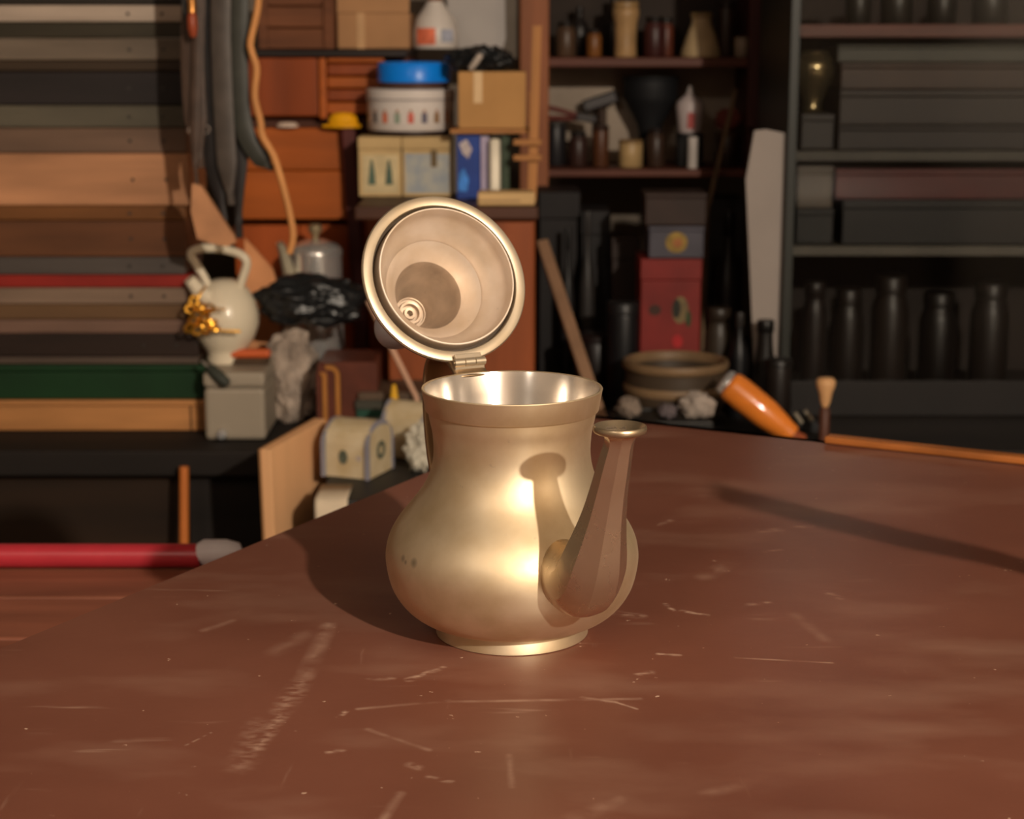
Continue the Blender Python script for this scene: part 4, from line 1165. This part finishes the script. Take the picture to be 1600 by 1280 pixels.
jar(1134, 2, 86, 30, zu, Yj + .01, (34, 22, 15), 'dark_bottle', 'dark brown bottle between the conical flask and the shelf side', 'bottle', 'can', (26, 18, 14))
jar(1158, 58, 85, 22, zu, Yj - .02, (112, 98, 84), 'small_cup', 'small whitish cup in the right corner of the top shelf', 'cup', 'can')
jar(905, 10, 92, 30, zu, Yj + .07, (22, 18, 17), 'dark_bottle', 'black bottle standing behind the amber jar', 'bottle', 'bottle')
jar(960, -4, 92, 34, zu, Yj + .07, (26, 22, 20), 'dark_bottle', 'black bottle behind the tall cream canister', 'bottle', 'bottle')
# middle shelf
jar(938, 196, 268, 26, zl, 2.98, (66, 38, 22), 'glass_jar', 'narrow brown jar on the middle shelf left of the cream pot', 'jar', 'can', (40, 26, 20))
jar(985, 218, 268, 38, zl, 2.97, (136, 112, 76), 'glass_jar', 'squat cream pot in the middle of the middle shelf', 'jar', 'can', (104, 80, 50))
jar(1024, 200, 268, 30, zl, 2.98, (42, 28, 20), 'glass_jar', 'dark brown jar right of the squat cream pot', 'jar', 'jar', (28, 20, 18))
jar(903, 205, 268, 30, zl, 2.99, (40, 24, 20), 'glass_jar', 'dark maroon jar at the left of the middle shelf', 'jar', 'jar', (24, 20, 18))
jar(868, 190, 268, 34, zl, 3.02, (24, 22, 24), 'glass_jar', 'black jar at the left end of the middle shelf', 'jar', 'can', (34, 32, 30))
jar(1136, 205, 268, 40, zl, 3.0, (38, 24, 16), 'glass_jar', 'brown jar at the right end of the middle shelf', 'jar', 'can', (58, 40, 24))
# white bottle with nozzle on a black can
tq = jar(1077, 208, 268, 44, zl, 2.985, (34, 34, 34), 'paint_can', 'black can carrying the white nozzle bottle', 'can', 'can', (26, 26, 27))
zc2 = zy(208, 2.985) + .0008
q = Vector((xat(1077, 2.985, zc2), 2.985, zc2)); h = zy(134, 2.985) - q.z; r = 22 / F_PX * 2.9
sb = thing('nozzle_bottle', 'white squeeze bottle with a pointed nozzle and red marking on the black can', 'bottle', q)
MB().lathe([(0, 0), (r * .75, 0), (r * .82, h * .05), (r, h * .55), (r * .92, h * .66), (r * .45, h * .78), (r * .3, h * .82), (0, h * .82)], q, 28).build('bottle_body', mat('bottle_white', cd_(150, 138, 136), .4, 0, .08), sb)
MB().lathe([(r * .28, h * .822), (r * .22, h * .9), (r * .1, h), (0, h)], q, 20).build('nozzle', mat('nozzle_white', cd_(140, 130, 126), .4), sb)
curved_label(q, r * .93, -.25, .3, h * .1, h * .5, mat('red_mark', cd_(130, 52, 48), .5), 'red_print', sb, 6)
q = Vector((xat(1082, 2.945, zl), 2.945, zl + G))
pr_ = thing('paper_roll', 'slim white roll standing in front of the black can', 'roll', q)
MB().lathe([(.002, 0), (.0088, 0), (.0088, zy(214, 2.945) - q.z), (.002, zy(214, 2.945) - q.z), (.002, 0)], q, 24).build('roll', mat('roll_white', cd_(156, 148, 142), .7), pr_)
# black funnel shape
q = Vector((xat(1015, 3.03, zl), 3.035, zl + G))
fz = lambda y: zy(y, 3.035) - q.z
fn = thing('black_funnel', 'big black funnel standing at the back of the middle shelf', 'funnel', q)
MB().lathe([(0, 0), (.018, 0), (.020, .004), (.018, fz(215)), (.022, fz(195)), (.042, fz(160)), (.046, fz(150)), (.046, fz(124)), (.043, fz(122)), (0, fz(150))], q, 36).build('funnel_cone', mat('matt_black', (.008, .008, .009, 1), .6), fn)
MB().lathe([(.046, fz(126)), (.048, fz(124)), (.048, fz(119)), (.044, fz(119)), (.044, fz(126))], q, 36).build('funnel_rim', mat('matt_black', (.008, .008, .009, 1)), fn)
# pliers with red handles lying on jars
pl = thing('pliers', 'pliers with dull red handles lying across the jars at the left of the middle shelf', 'pliers', at(880, 160, 2.99))
zp = zy(190, 3.02)
a = Vector((xat(838, 3.0, zp), 3.01, zp + .026)); b = Vector((xat(905, 3.0, zp), 3.005, zp + .010))
mr = mat('dull_red_grip', cd_(78, 34, 28), .5)
MB().tube(catmull([a, a.lerp(b, .4) + Vector((0, 0, .002)), b], 5), .0045, 10).build('handle', mr, pl)
a2 = a + Vector((.0, .012, -.018)); b2 = b + Vector((0, .006, -.0045))
MB().tube(catmull([a2, a2.lerp(b2, .4) + Vector((0, 0, -.001)), b2], 5), .0045, 10).build('handle', mr, pl)
MB().box((-.006, -.008, -.007), (.030, .008, .007), Matrix.Translation(b + Vector((0, .003, -.001))) @ Matrix.Rotation(R(10), 4, 'Y'), .003).build('jaws', mat('dark_steel', cd_(46, 44, 44), .4, .8), pl)
# dark hammer head shapes over jars
hm_ = thing('hammer', 'dark hammer standing head up on the middle shelf behind the narrow brown jar', 'hammer', (xat(935, 3.055, zl), 3.055, zl))
hx = xat(940, 3.055, zl)
MB().tube([(hx, 3.055, zl + G), (hx, 3.055, zy(170, 3.055))], .008, 10).build('handle', wood('hammer_wood', cd_(44, 30, 22), .6, axis='Z'), hm_)
MB().box((-.034, -.011, -.009), (.026, .011, .011), Matrix.Translation((hx, 3.055, zy(158, 3.055))) @ Matrix.Rotation(R(-18), 4, 'Y'), .003).build('hammer_head', mat('dark_steel', cd_(46, 44, 44)), hm_)
# red thing at right on middle shelf
q = Vector((xat(1136, 3.0, zl), 3.0, zy(205, 3.0) + .0008))
rb = thing('red_duster', 'crumpled dull red rag on top of the brown jar at the shelf end', 'rag', q)
MB().blob(q + Vector((0, 0, .018)), (.021, .016, .019), .25, 2.6, 2.2, 4, flatbase=q.z).build('rag', mat('red_rag', cd_(92, 44, 36), .9, 0, .3, 40), rb)
# long stick leaning over the shelf front
sk = MB().tube([Vector((xat(1096, 2.70, .6), 2.70, ZB + .004)), at(1105, 330, 2.80), at(1126, 240, 2.895), at(1150, 140, 2.908)], .0036, 8).build('bamboo_stick', wood('bamboo', cd_(84, 66, 48), .6, axis='Z'))
tag(sk, 'thin tan stick leaning against the front of the wall shelf', 'stick')
# grey white panel standing against the wall
o = MB().prism([(xat(1182, 2.52, .6), ZB + G), (xat(1226.5, 2.52, .6), ZB + G), (xat(1226.5, 2.52, .95), zy(208, 2.52)), (xat(1196, 2.52, .95), zy(202, 2.52)), (xat(1178, 2.52, .95), zy(204, 2.52)), (xat(1165, 2.52, .9), zy(280, 2.52)), (xat(1172, 2.52, .8), zy(420, 2.52))], 2.515, 2.523).build('white_panel', mat('white_panel', cc(122, 113, 107, 1.35), .6, 0, .05))
tag(o, 'greyish white panel standing between the shelves and the glass cabinet', 'panel')
# ---------------------------------------------------------------- right half: on the bench under the shelf
def dbox(x0, y0, x1, y1, Y, dep, col, nm, lb, ct, parts=True, zb=None):
    lo, hi = px_box(x0, y0, x1, y1, Y, dep, zb=(ZB + G) if zb is None else zb)
    t = thing(nm, lb, ct, ((lo.x + hi.x) / 2, Y, lo.z))
    m = mat('d_' + lb[:36].replace(' ', '_'), cc(*col, .9 if max(col) < 50 else 1.3), .6, 0, .2, 20)
    zs_ = hi.z - (hi.z - lo.z) * .14
    MB().box(lo, (hi.x, hi.y, zs_ - .0003), bev=.002).build('box_body', m, t)
    MB().box((lo.x - .0008, lo.y - .0012, zs_), (hi.x + .0008, hi.y, hi.z), bev=.0015).build('lid', m, t)
    return t, lo, hi
# basin (stoneware pot) near the table
q = Vector((xat(1055, 2.46, .6), 2.46, ZB + G))
r = 84 / F_PX * 2.43
zz3 = lambda y: zy(y, 2.44) - q.z
bs = thing('stoneware_basin', 'wide dark stoneware basin with two pale ribs behind the table edge', 'basin', q)
bm_ = mat('stoneware', cd_(52, 42, 32), .5, 0, .25, 12)
bl_ = mat('stoneware_rib', cd_(98, 78, 56), .5, 0, .25, 12)
MB().lathe([(0, 0), (r * .72, 0), (r * .78, .004), (r * .95, zz3(632)), (r * .98, zz3(606)), (r * .96, zz3(588)), (r * .96, zz3(580)), (r * .9, zz3(580)), (r * .85, zz3(620)), (0, .012)], q, 56).build('basin_body', bm_, bs)
MB().lathe([(r * .955, zz3(580) + .0002), (r * 1.0, zz3(578)), (r * 1.02, zz3(572)), (r * 1.0, zz3(566)), (r * .94, zz3(565)), (r * .89, zz3(570)), (r * .9, zz3(580) + .0002)], q, 56).build('rim', bl_, bs)
MB().lathe([(r * .965, zz3(600)), (r * 1.0, zz3(604)), (r * 1.0, zz3(610)), (r * .985, zz3(614))], q, 56).build('rib', bl_, bs)
# red tin with blue lid box behind
t, lo, hi = dbox(1000, 405, 1094, 545, 2.56, .10, (98, 24, 20), 'red_tin', 'tall dull red tin with a dark and cream picture standing behind the stoneware basin', 'tin')
w_, h_ = hi.x - lo.x, hi.z - lo.z
def patch(u, v, rx, rz, col, nm='picture_print', d=.0006, n=20):
    c = Vector((lo.x + w_ * u, lo.y - .0003, lo.z + h_ * v))
    MB().lathe([(0, 0), (1, 0), (1, d), (0, d)], (0, 0, 0), n, Matrix.Translation(c) @ Matrix.Diagonal((rx, 1, rz, 1)) @ Matrix.Rotation(R(90), 4, 'X')).build(nm, mat('p_%d_%d_%d' % col, cd_(*col), .6, 0, .3, 60), t)
patch(.24, .66, .009, .008, (44, 24, 16))
patch(.66, .66, .012, .020, (88, 74, 48)); patch(.60, .67, .006, .014, (24, 24, 16), d=.001); patch(.80, .60, .004, .012, (30, 44, 20), d=.001); patch(.62, .45, .008, .010, (122, 20, 22), d=.0012)
rt_z = hi.z
t, lo, hi = dbox(1014, 354, 1100, 404, 2.565, .09, (58, 56, 64), 'tea_tin', 'blue grey tin with a yellow oval on top of the red tin', 'tin', zb=rt_z + G)
w_, h_ = hi.x - lo.x, hi.z - lo.z
patch(.50, .50, .016, .015, (110, 88, 36)); patch(.52, .48, .007, .007, (124, 76, 40), d=.001)
t2_z = hi.z
t, lo, hi = dbox(1008, 302, 1104, 353, 2.57, .08, (44, 28, 22), 'carton', 'dark brown carton on top of the blue grey tin', 'carton', zb=t2_z + G)
# leaning pale plank with dark sheet beside it
a, b = at(846, 378, 2.66), at(908, 566, 2.50)
d = (b - a); d2 = d.normalized()
bot = b + d * ((ZB + .006 - b.z) / d.z)
zx = (a - bot).normalized(); xx = Vector((1, 0, 0)); xx = (xx - zx * xx.dot(zx)).normalized(); yy_ = zx.cross(xx)
M = Matrix.Translation(bot) @ Matrix((xx, yy_, zx)).transposed().to_4x4()
lp = MB().box((-.008, -.006, 0), (.010, .006, (a - bot).length), M, .002).build('lath', wood('lath_wood', cd_(112, 86, 66), .6, .15, 'Z'))
tag(lp, 'pale wooden lath leaning to the left in front of the dark cartons', 'lath')
# dark containers filling the area below the shelf
dbox(842, 300, 905, 560, 2.78, .12, (20, 14, 14), 'dark_carton', 'tall black brown carton behind the leaning lath', 'carton')
dbox(908, 330, 952, 560, 2.80, .12, (26, 22, 22), 'dark_carton', 'narrow charcoal carton right of the lath', 'carton')
dbox(955, 372, 998, 470, 2.72, .10, (40, 26, 20), 'dark_carton', 'short brown black carton left of the red tin', 'carton', zb=None)
jar(916, 330, 560, 26, ZB, 2.74, (56, 52, 50), 'dark_bottle', 'slender grey glass bottle between the dark cartons', 'bottle', 'bottle', (64, 60, 58), k=.6)
jar(886, 355, 560, 22, ZB, 2.73, (44, 42, 42), 'dark_bottle', 'slim smoky bottle behind the lath', 'bottle', 'bottle', (40, 38, 38), k=.6)
jar(930, 520, 640, 72, ZB, 2.625, (28, 17, 15), 'paint_can', 'dark brown paint can left of the stoneware basin', 'can', 'can', (34, 20, 18), k=.6)
jar(972, 470, 640, 52, ZB, 2.56, (24, 24, 27), 'paint_can', 'bluish black can behind the dark brown paint can', 'can', 'can', (30, 30, 32), k=.6)
dbox(1110, 312, 1160, 560, 3.0, .12, (32, 24, 20), 'dark_carton', 'tall dark carton beside the greyish white panel', 'carton')
jar(1133, 330, 560, 44, ZB, 2.72, (44, 38, 34), 'dark_bottle', 'stout dark bottle in front of the tall dark carton', 'bottle', 'bottle', (30, 26, 24), k=.6)
jar(1120, 480, 640, 46, ZB, 2.56, (62, 52, 42), 'glass_jar', 'grey brown jar right of the red tin', 'jar', 'jar', (52, 42, 34), k=.6)
jar(1152, 488, 640, 32, ZB, 2.50, (20, 20, 22), 'dark_bottle', 'black bottle with pale shoulders right of the basin', 'bottle', 'bottle', (52, 48, 46), k=.6)
jar(1192, 500, 640, 52, ZB, 2.472, (26, 22, 20), 'dark_bottle', 'black bottle with a pointed cap in front of the white panel', 'bottle', 'cone', (20, 17, 16), k=.6)
jar(1214, 560, 640, 42, ZB, 2.425, (34, 27, 24), 'paint_can', 'dark brown can right of the pointed black bottle', 'can', 'can', (28, 24, 22), k=.6)
# file / chisel with orange handle
hd = thing('chisel', 'chisel with a thick orange wooden handle and steel ferrule leaning behind the table edge', 'chisel', at(1180, 640, 2.1))
a, b = at(1138, 600, 2.335), at(1238, 680, 2.315)
e = b - a
oh_ = wood('amber_handle', cc(192, 108, 38, 1.3), .35, .15, 'X', 30, coat=.3)
MB().tube(catmull([a, a + e * .05, a + e * .25, a + e * .6, a + e * .9, a + e * 1.0], 4), spread([.0165, .0205, .0215, .0205, .0145, .013], 4), 20).build('handle', oh_, hd)
MB().tube([a - e * .09, a - e * .07, a - e * .005], [.0135, .017, .018], 20).build('ferrule', mat('bright_metal', cc(220, 210, 200)), hd)
MB().tube([a + e * 1.003, a + e * 1.06, Vector((a.x + e.x * 1.2, b.y, ZB + .008))], [.0115, .010, .006], 12).build('blade', wood('handle_tail', cc(118, 58, 32, 1.3), .5), hd)
# brush with pale knob
q = Vector((xat(1289, 2.33, .6), 2.33, ZB))
kn = thing('wooden_tool', 'small wooden tool with a pale pear shaped knob sticking up behind the table', 'tool', q)
zk = lambda y: zy(y, 2.33) - q.z
MB().lathe([(.004, zk(636)), (.007, zk(628)), (.009, zk(614)), (.0125, zk(603)), (.013, zk(596)), (.010, zk(591)), (0, zk(590))], q, 24).build('knob', wood('pale_knob', cc(160, 122, 84, 1.7), .5, .1), kn)
MB().lathe([(0, G), (.007, G), (.007, zk(640)), (.004, zk(636) - .0003)], q, 16).build('handle', mat('dark_handle', cd_(70, 40, 28), .5), kn)
# a metal spring clamp by it: dark jaws with pale teeth
cl_ = thing('clamp', 'black clamp with pale metal pins between the orange chisel and the wooden tool', 'clamp', at(1260, 660, 2.15))
for k, (x, y) in enumerate(((1246, 652), (1262, 648))):
    p = at(x, y, 2.385)
    MB().tube([p + Vector((-.004, 0, .006)), p + Vector((.006, 0, -.008))], .0035, 10).build('pin', mat('pale_pin', cd_(120, 112, 98), .4, .4), cl_)
p0 = at(1262, 664, 2.405)
MB().box((-.022, -.008, -.012), (.026, .012, .010), Matrix.Translation(p0) @ Matrix.Rotation(R(35), 4, 'Y'), .004).build('jaw', mat('matt_black', (.008, .008, .009, 1)), cl_)
MB().tube([p0 + Vector((.01, .01, -.005)), Vector((p0.x + .03, 2.42, ZB + .0075))], .007, 10).build('clamp_bar', mat('matt_black', (.008, .008, .009, 1)), cl_)
# white rags and papers along the table's back edge: lie on a dark tool tray standing on the bench
ty = 2.335
tray = thing('tool_tray', 'black tool tray behind the table edge holding pale rags', 'tray', at(1050, 660, ty))
tz = zy(668, ty)
tx0, tx1 = xat(958, ty, tz), xat(1108, ty, tz)
MB().box((tx0, ty - .05, ZB - .10), (tx1, ty + .055, tz - .006), bev=.003).build('tray_body', mat('black_crate', cc(26, 25, 24)), tray) if False else None
MB().box((tx0, 2.372, ZB + G), (tx1, 2.380, ZB + .038), bev=.002).build('tray_side', km, tray)
MB().box((tx0, 2.294, ZB + G), (tx1, 2.3715, ZB + .035), bev=.002).build('tray_bottom', km, tray)
MB().box((tx0, 2.285, ZB + G), (tx1, 2.2935, ZB + .038), bev=.002).build('tray_side', km, tray)
for (x, y, rx, rz, sd_, nm, lb, ct, col) in ((983, 640, .016, .014, 3, 'rag', 'small pale rag at the left end of the tool tray', 'rag', (104, 92, 82)),
                                         (1088, 648, .023, .018, 6, 'rag', 'larger pale rag on the right of the tool tray', 'rag', (124, 114, 106)),
                                         (1042, 652, .012, .009, 8, 'rag', 'small lilac grey rag in the middle of the tool tray', 'rag', (82, 74, 76))):
    c = at(x, y, 2.335)
    o = MB().blob(Vector((c.x, 2.333, ZB + .0358 + rz * .8)), (rx, .022, rz), .22, 2.4, sd_, 4, flatbase=ZB + .0358).build(nm, mat('rag_%d' % x, cc(*col, 1.6), .9, 0, .12, 30))
    tag(o, lb, ct)

# ---------------------------------------------------------------- glass cabinet at the right
gy = 2.50
gx0, gx1 = xat(1229, gy, .9), 0.98
gz0, gz1 = ZB + G, 1.34
gc = thing('glass_cabinet', 'dark glass fronted cabinet filling the right side of the back wall', 'cabinet', ((gx0 + gx1) / 2, gy, ZB))
gfr = mat('green_black_frame', cc(30, 32, 27, 1.0), .45, 0, .1)
MB().box((gx0, gy, gz0), (gx0 + .013, gy + .016, gz1), bev=.001).build('stile', gfr, gc)
MB().box((gx1 - .02, gy, gz0), (gx1, gy + .016, gz1), bev=.001).build('stile', gfr, gc)
MB().box((gx0, gy + .0165, gz0), (gx0 + .005, gy + .30, gz1), bev=.0005).build('side_panel', gfr, gc)
MB().box((gx1 - .005, gy + .0165, gz0), (gx1, gy + .30, gz1), bev=.0005).build('side_panel', gfr, gc)
MB().box((gx0, gy + .3003, gz0), (gx1, gy + .31, gz1)).build('cabinet_back', mat('cabinet_back', cd_(30, 24, 21), .8, 0, .2, 8), gc)
MB().box((gx0, gy, gz1 + .0003), (gx1, gy + .31, gz1 + .015)).build('cabinet_top', gfr, gc)
MB().box((gx0 + .0135, gy, gz0), (gx1 - .0205, gy + .016, gz0 + .05), bev=.001).build('rail', mat('dark_rail', cc(22, 17, 15, .9), .6), gc)
MB().box((gx0 + .0055, gy + .0165, gz0), (gx1 - .0055, gy + .30, gz0 + .012)).build('cabinet_floor', mat('cabinet_back', cd_(30, 24, 21)), gc)
def gshelf(y0, y1, m, nm='shelf_board'):
    z1, z0 = zy(y0, gy + .03), zy(y1, gy + .03)
    MB().box((gx0 + .0055, gy + .03, z0), (gx1 - .0055, gy + .2998, z1), bev=.001).build(nm, m, gc)
    return z1
s1 = gshelf(38, 58, wood('cab_shelf_red', cc(80, 38, 26, 1.0), .5))
s2 = gshelf(236, 252, mat('cab_shelf_grey', cc(58, 54, 46, .8), .5))
s3 = gshelf(385, 400, mat('cab_shelf_pale', cc(90, 85, 76, .62), .5))
glass = bpy.data.materials.new('cabinet_glass'); glass.use_nodes = True
nt = glass.node_tree; nt.nodes.clear()
mo = nt.nodes.new('ShaderNodeOutputMaterial'); mx = nt.nodes.new('ShaderNodeMixShader'); tr_ = nt.nodes.new('ShaderNodeBsdfTransparent'); gl_ = nt.nodes.new('ShaderNodeBsdfGlossy'); lw = nt.nodes.new('ShaderNodeFresnel')
lw.inputs['IOR'].default_value = 1.22; tr_.inputs[0].default_value = (.93, .93, .92, 1); gl_.inputs['Roughness'].default_value = .08
nt.links.new(lw.outputs[0], mx.inputs[0]); nt.links.new(tr_.outputs[0], mx.inputs[1]); nt.links.new(gl_.outputs[0], mx.inputs[2]); nt.links.new(mx.outputs[0], mo.inputs[0])
MB().box((gx0 + .0135, gy + .004, gz0 + .0505), (gx1 - .0205, gy + .007, gz1)).build('glass_pane', glass, gc)
# brass kettle hanging under the red shelf: stands on a stack of boxes
def gbox(x0, y0, x1, y1, Yd, dep, col, nm, lb, ct, zb, rough=.5):
    lo, hi = px_box(x0, y0, x1, y1, Yd, dep, zb=zb + G)
    hi.x = min(hi.x, gx1 - .03)
    t = thing(nm, lb, ct, ((lo.x + hi.x) / 2, Yd, lo.z))
    m = mat('g_' + lb[:36].replace(' ', '_'), cc(*col, .75), rough, 0, .15, 20)
    h = hi.z - lo.z
    MB().box(lo, (hi.x, hi.y, lo.z + h * .8), bev=.0015).build('box_body', m, t)
    MB().box((lo.x - .0006, lo.y - .001, lo.z + h * .8 + .0003), (hi.x + .0006, hi.y, hi.z), bev=.0015).build('lid', m, t)
    return hi.z
z = gbox(1252, 178, 1303, 236, gy + .07, .12, (34, 29, 26), 'tin_box', 'dark tin box below the brass bowl in the glass cabinet', 'box', s2)
q = Vector((xat(1272, gy + .09, z), gy + .11, z + .0009)); bz = lambda y: zy(y, gy + .09) - q.z
kb_ = thing('brass_bowl', 'round brass bowl with bright highlights on the dark tin box in the cabinet', 'bowl', q)
bz1 = bz(80)
MB().lathe([(0, 0), (.014, 0), (.016, .003), (.012, .010), (.020, bz1 * .35), (.031, bz1 * .55), (.034, bz1 * .72), (.030, bz1 * .86), (.023, bz1 * .95), (.024, bz1), (.021, bz1), (.020, bz1 * .93), (0, bz1 * .6)], q, 40).build('bowl_body', mat('cab_brass', (.30, .24, .13, 1), .22, .9), kb_)
MB().lathe([(.0345, bz1 * .70), (.0355, bz1 * .72), (.0345, bz1 * .74)], q, 40).build('rib', mat('cab_brass', (.30, .24, .13, 1)), kb_)
z = gbox(1310, 196, 1640, 234, gy + .05, .16, (28, 20, 17), 'flat_box', 'long black brown flat box on the grey cabinet shelf', 'box', s2)
z = gbox(1312, 140, 1640, 196, gy + .055, .15, (36, 27, 22), 'flat_box', 'long dark umber box lying on the black brown flat box', 'box', z)
z = gbox(1314, 98, 1640, 140, gy + .06, .14, (54, 36, 25), 'flat_box', 'long brown box topmost of the three in the cabinet', 'box', z)
z = gbox(1309, 70, 1640, 98, gy + .065, .13, (60, 59, 50), 'flat_box', 'thin grey green box under the red cabinet shelf', 'box', z)
z = gbox(1316, 312, 1640, 386, gy + .05, .15, (16, 13, 12), 'storage_box', 'black storage box on the pale cabinet shelf', 'box', s3)
z = gbox(1306, 264, 1640, 312, gy + .05, .15, (76, 27, 25), 'storage_box', 'dull maroon box on the black storage box in the cabinet', 'box', z)
z = gbox(1244, 326, 1302, 386, gy + .06, .12, (26, 25, 23), 'storage_box', 'small black box at the left of the pale cabinet shelf', 'box', s3)
z = gbox(1246, 258, 1301, 326, gy + .065, .11, (84, 74, 62), 'folded_linen', 'pale brown folded box above the small black one in the cabinet', 'box', z)
for k, (x, yt, wd, col, lb) in enumerate(((1268, 440, 40, (36, 28, 26), 'dark jar at the left on the cabinet floor'), (1320, 450, 50, (30, 23, 20), 'black brown jar second on the cabinet floor'), (1385, 430, 60, (34, 26, 22), 'wide dark jar third on the cabinet floor'),
                                  (1460, 455, 60, (28, 22, 19), 'wide black jar fourth on the cabinet floor'), (1540, 440, 62, (32, 25, 22), 'wide umber jar at the right on the cabinet floor'))):
    jar(x, yt, 640, wd, gz0 + .012, gy + .10, col, 'glass_jar', lb, 'jar', 'jar', k=.6)
for k, (x, yt, wd, col, lb) in enumerate(((1340, -20, 40, (34, 33, 27), 'grey green jar first above the red cabinet shelf'), (1400, -24, 50, (38, 36, 30), 'olive jar second above the red cabinet shelf'), (1470, -18, 46, (32, 30, 25), 'dark olive jar third above the red cabinet shelf'), (1545, -26, 56, (36, 34, 29), 'wide olive jar at the right above the red cabinet shelf'))):
    jar(x, yt, 40, wd, s1, gy + .08, col, 'glass_jar', lb, 'jar', 'can', k=.6)

# ---------------------------------------------------------------- on the table
bt0 = atz(1290, 690, TABLE_Z); 
M = Matrix.Translation(bt0 + U * .002 + V * .004 + Vector((0, 0, G))) @ Matrix.Rotation(math.atan2(U.y, U.x), 4, 'Z')
wr = thing('wooden_batten', 'orange brown wooden batten lying along the back edge of the table', 'batten', bt0)
MB().box((0, -.007, 0), (.5, .007, .006), M, .0015).build('batten', wood('batten_wood', rgb(150, 88, 40), .5), wr)
for k in range(6):
    MB().box((.02 + k * .08, -.0069, .0061), (.0208 + k * .08, -.001, .0063), M).build('tick_mark', mat('graphite', cc(110, 85, 60)), wr)
# unseen stand added outside the right edge; its arm throws the long shadow
dsx = thing('shadow_caster', 'unseen stand with a slanting arm, added past the right edge to cast a shadow', 'stand', (.47, .74, TABLE_Z))
MB().lathe([(0, 0), (.05, 0), (.052, .004), (.048, .012), (.012, .016), (0, .016)], (.47, .72, TABLE_Z + G), 40).build('base', iron, dsx)
LMP = Vector((1.06, -1.16, 1.93))
def toward(x, y, t):
    p = atz(x, y, TABLE_Z); return p + (LMP - p) * t
e0 = toward(1118, 768, .20)
e1 = atz(1305, 815, TABLE_Z); e2 = e1 + (e1 - atz(1120, 768, TABLE_Z)) * 1.6
e2 = e2 + (LMP - e2) * .12
MB().tube(catmull([Vector((.47, .72, TABLE_Z + .016)), Vector((.47, .72, TABLE_Z + .06)), e2, e2.lerp(e0, .5), e0], 6), spread([.008, .008, .010, .012, .012], 6), 14).build('arm', iron, dsx)
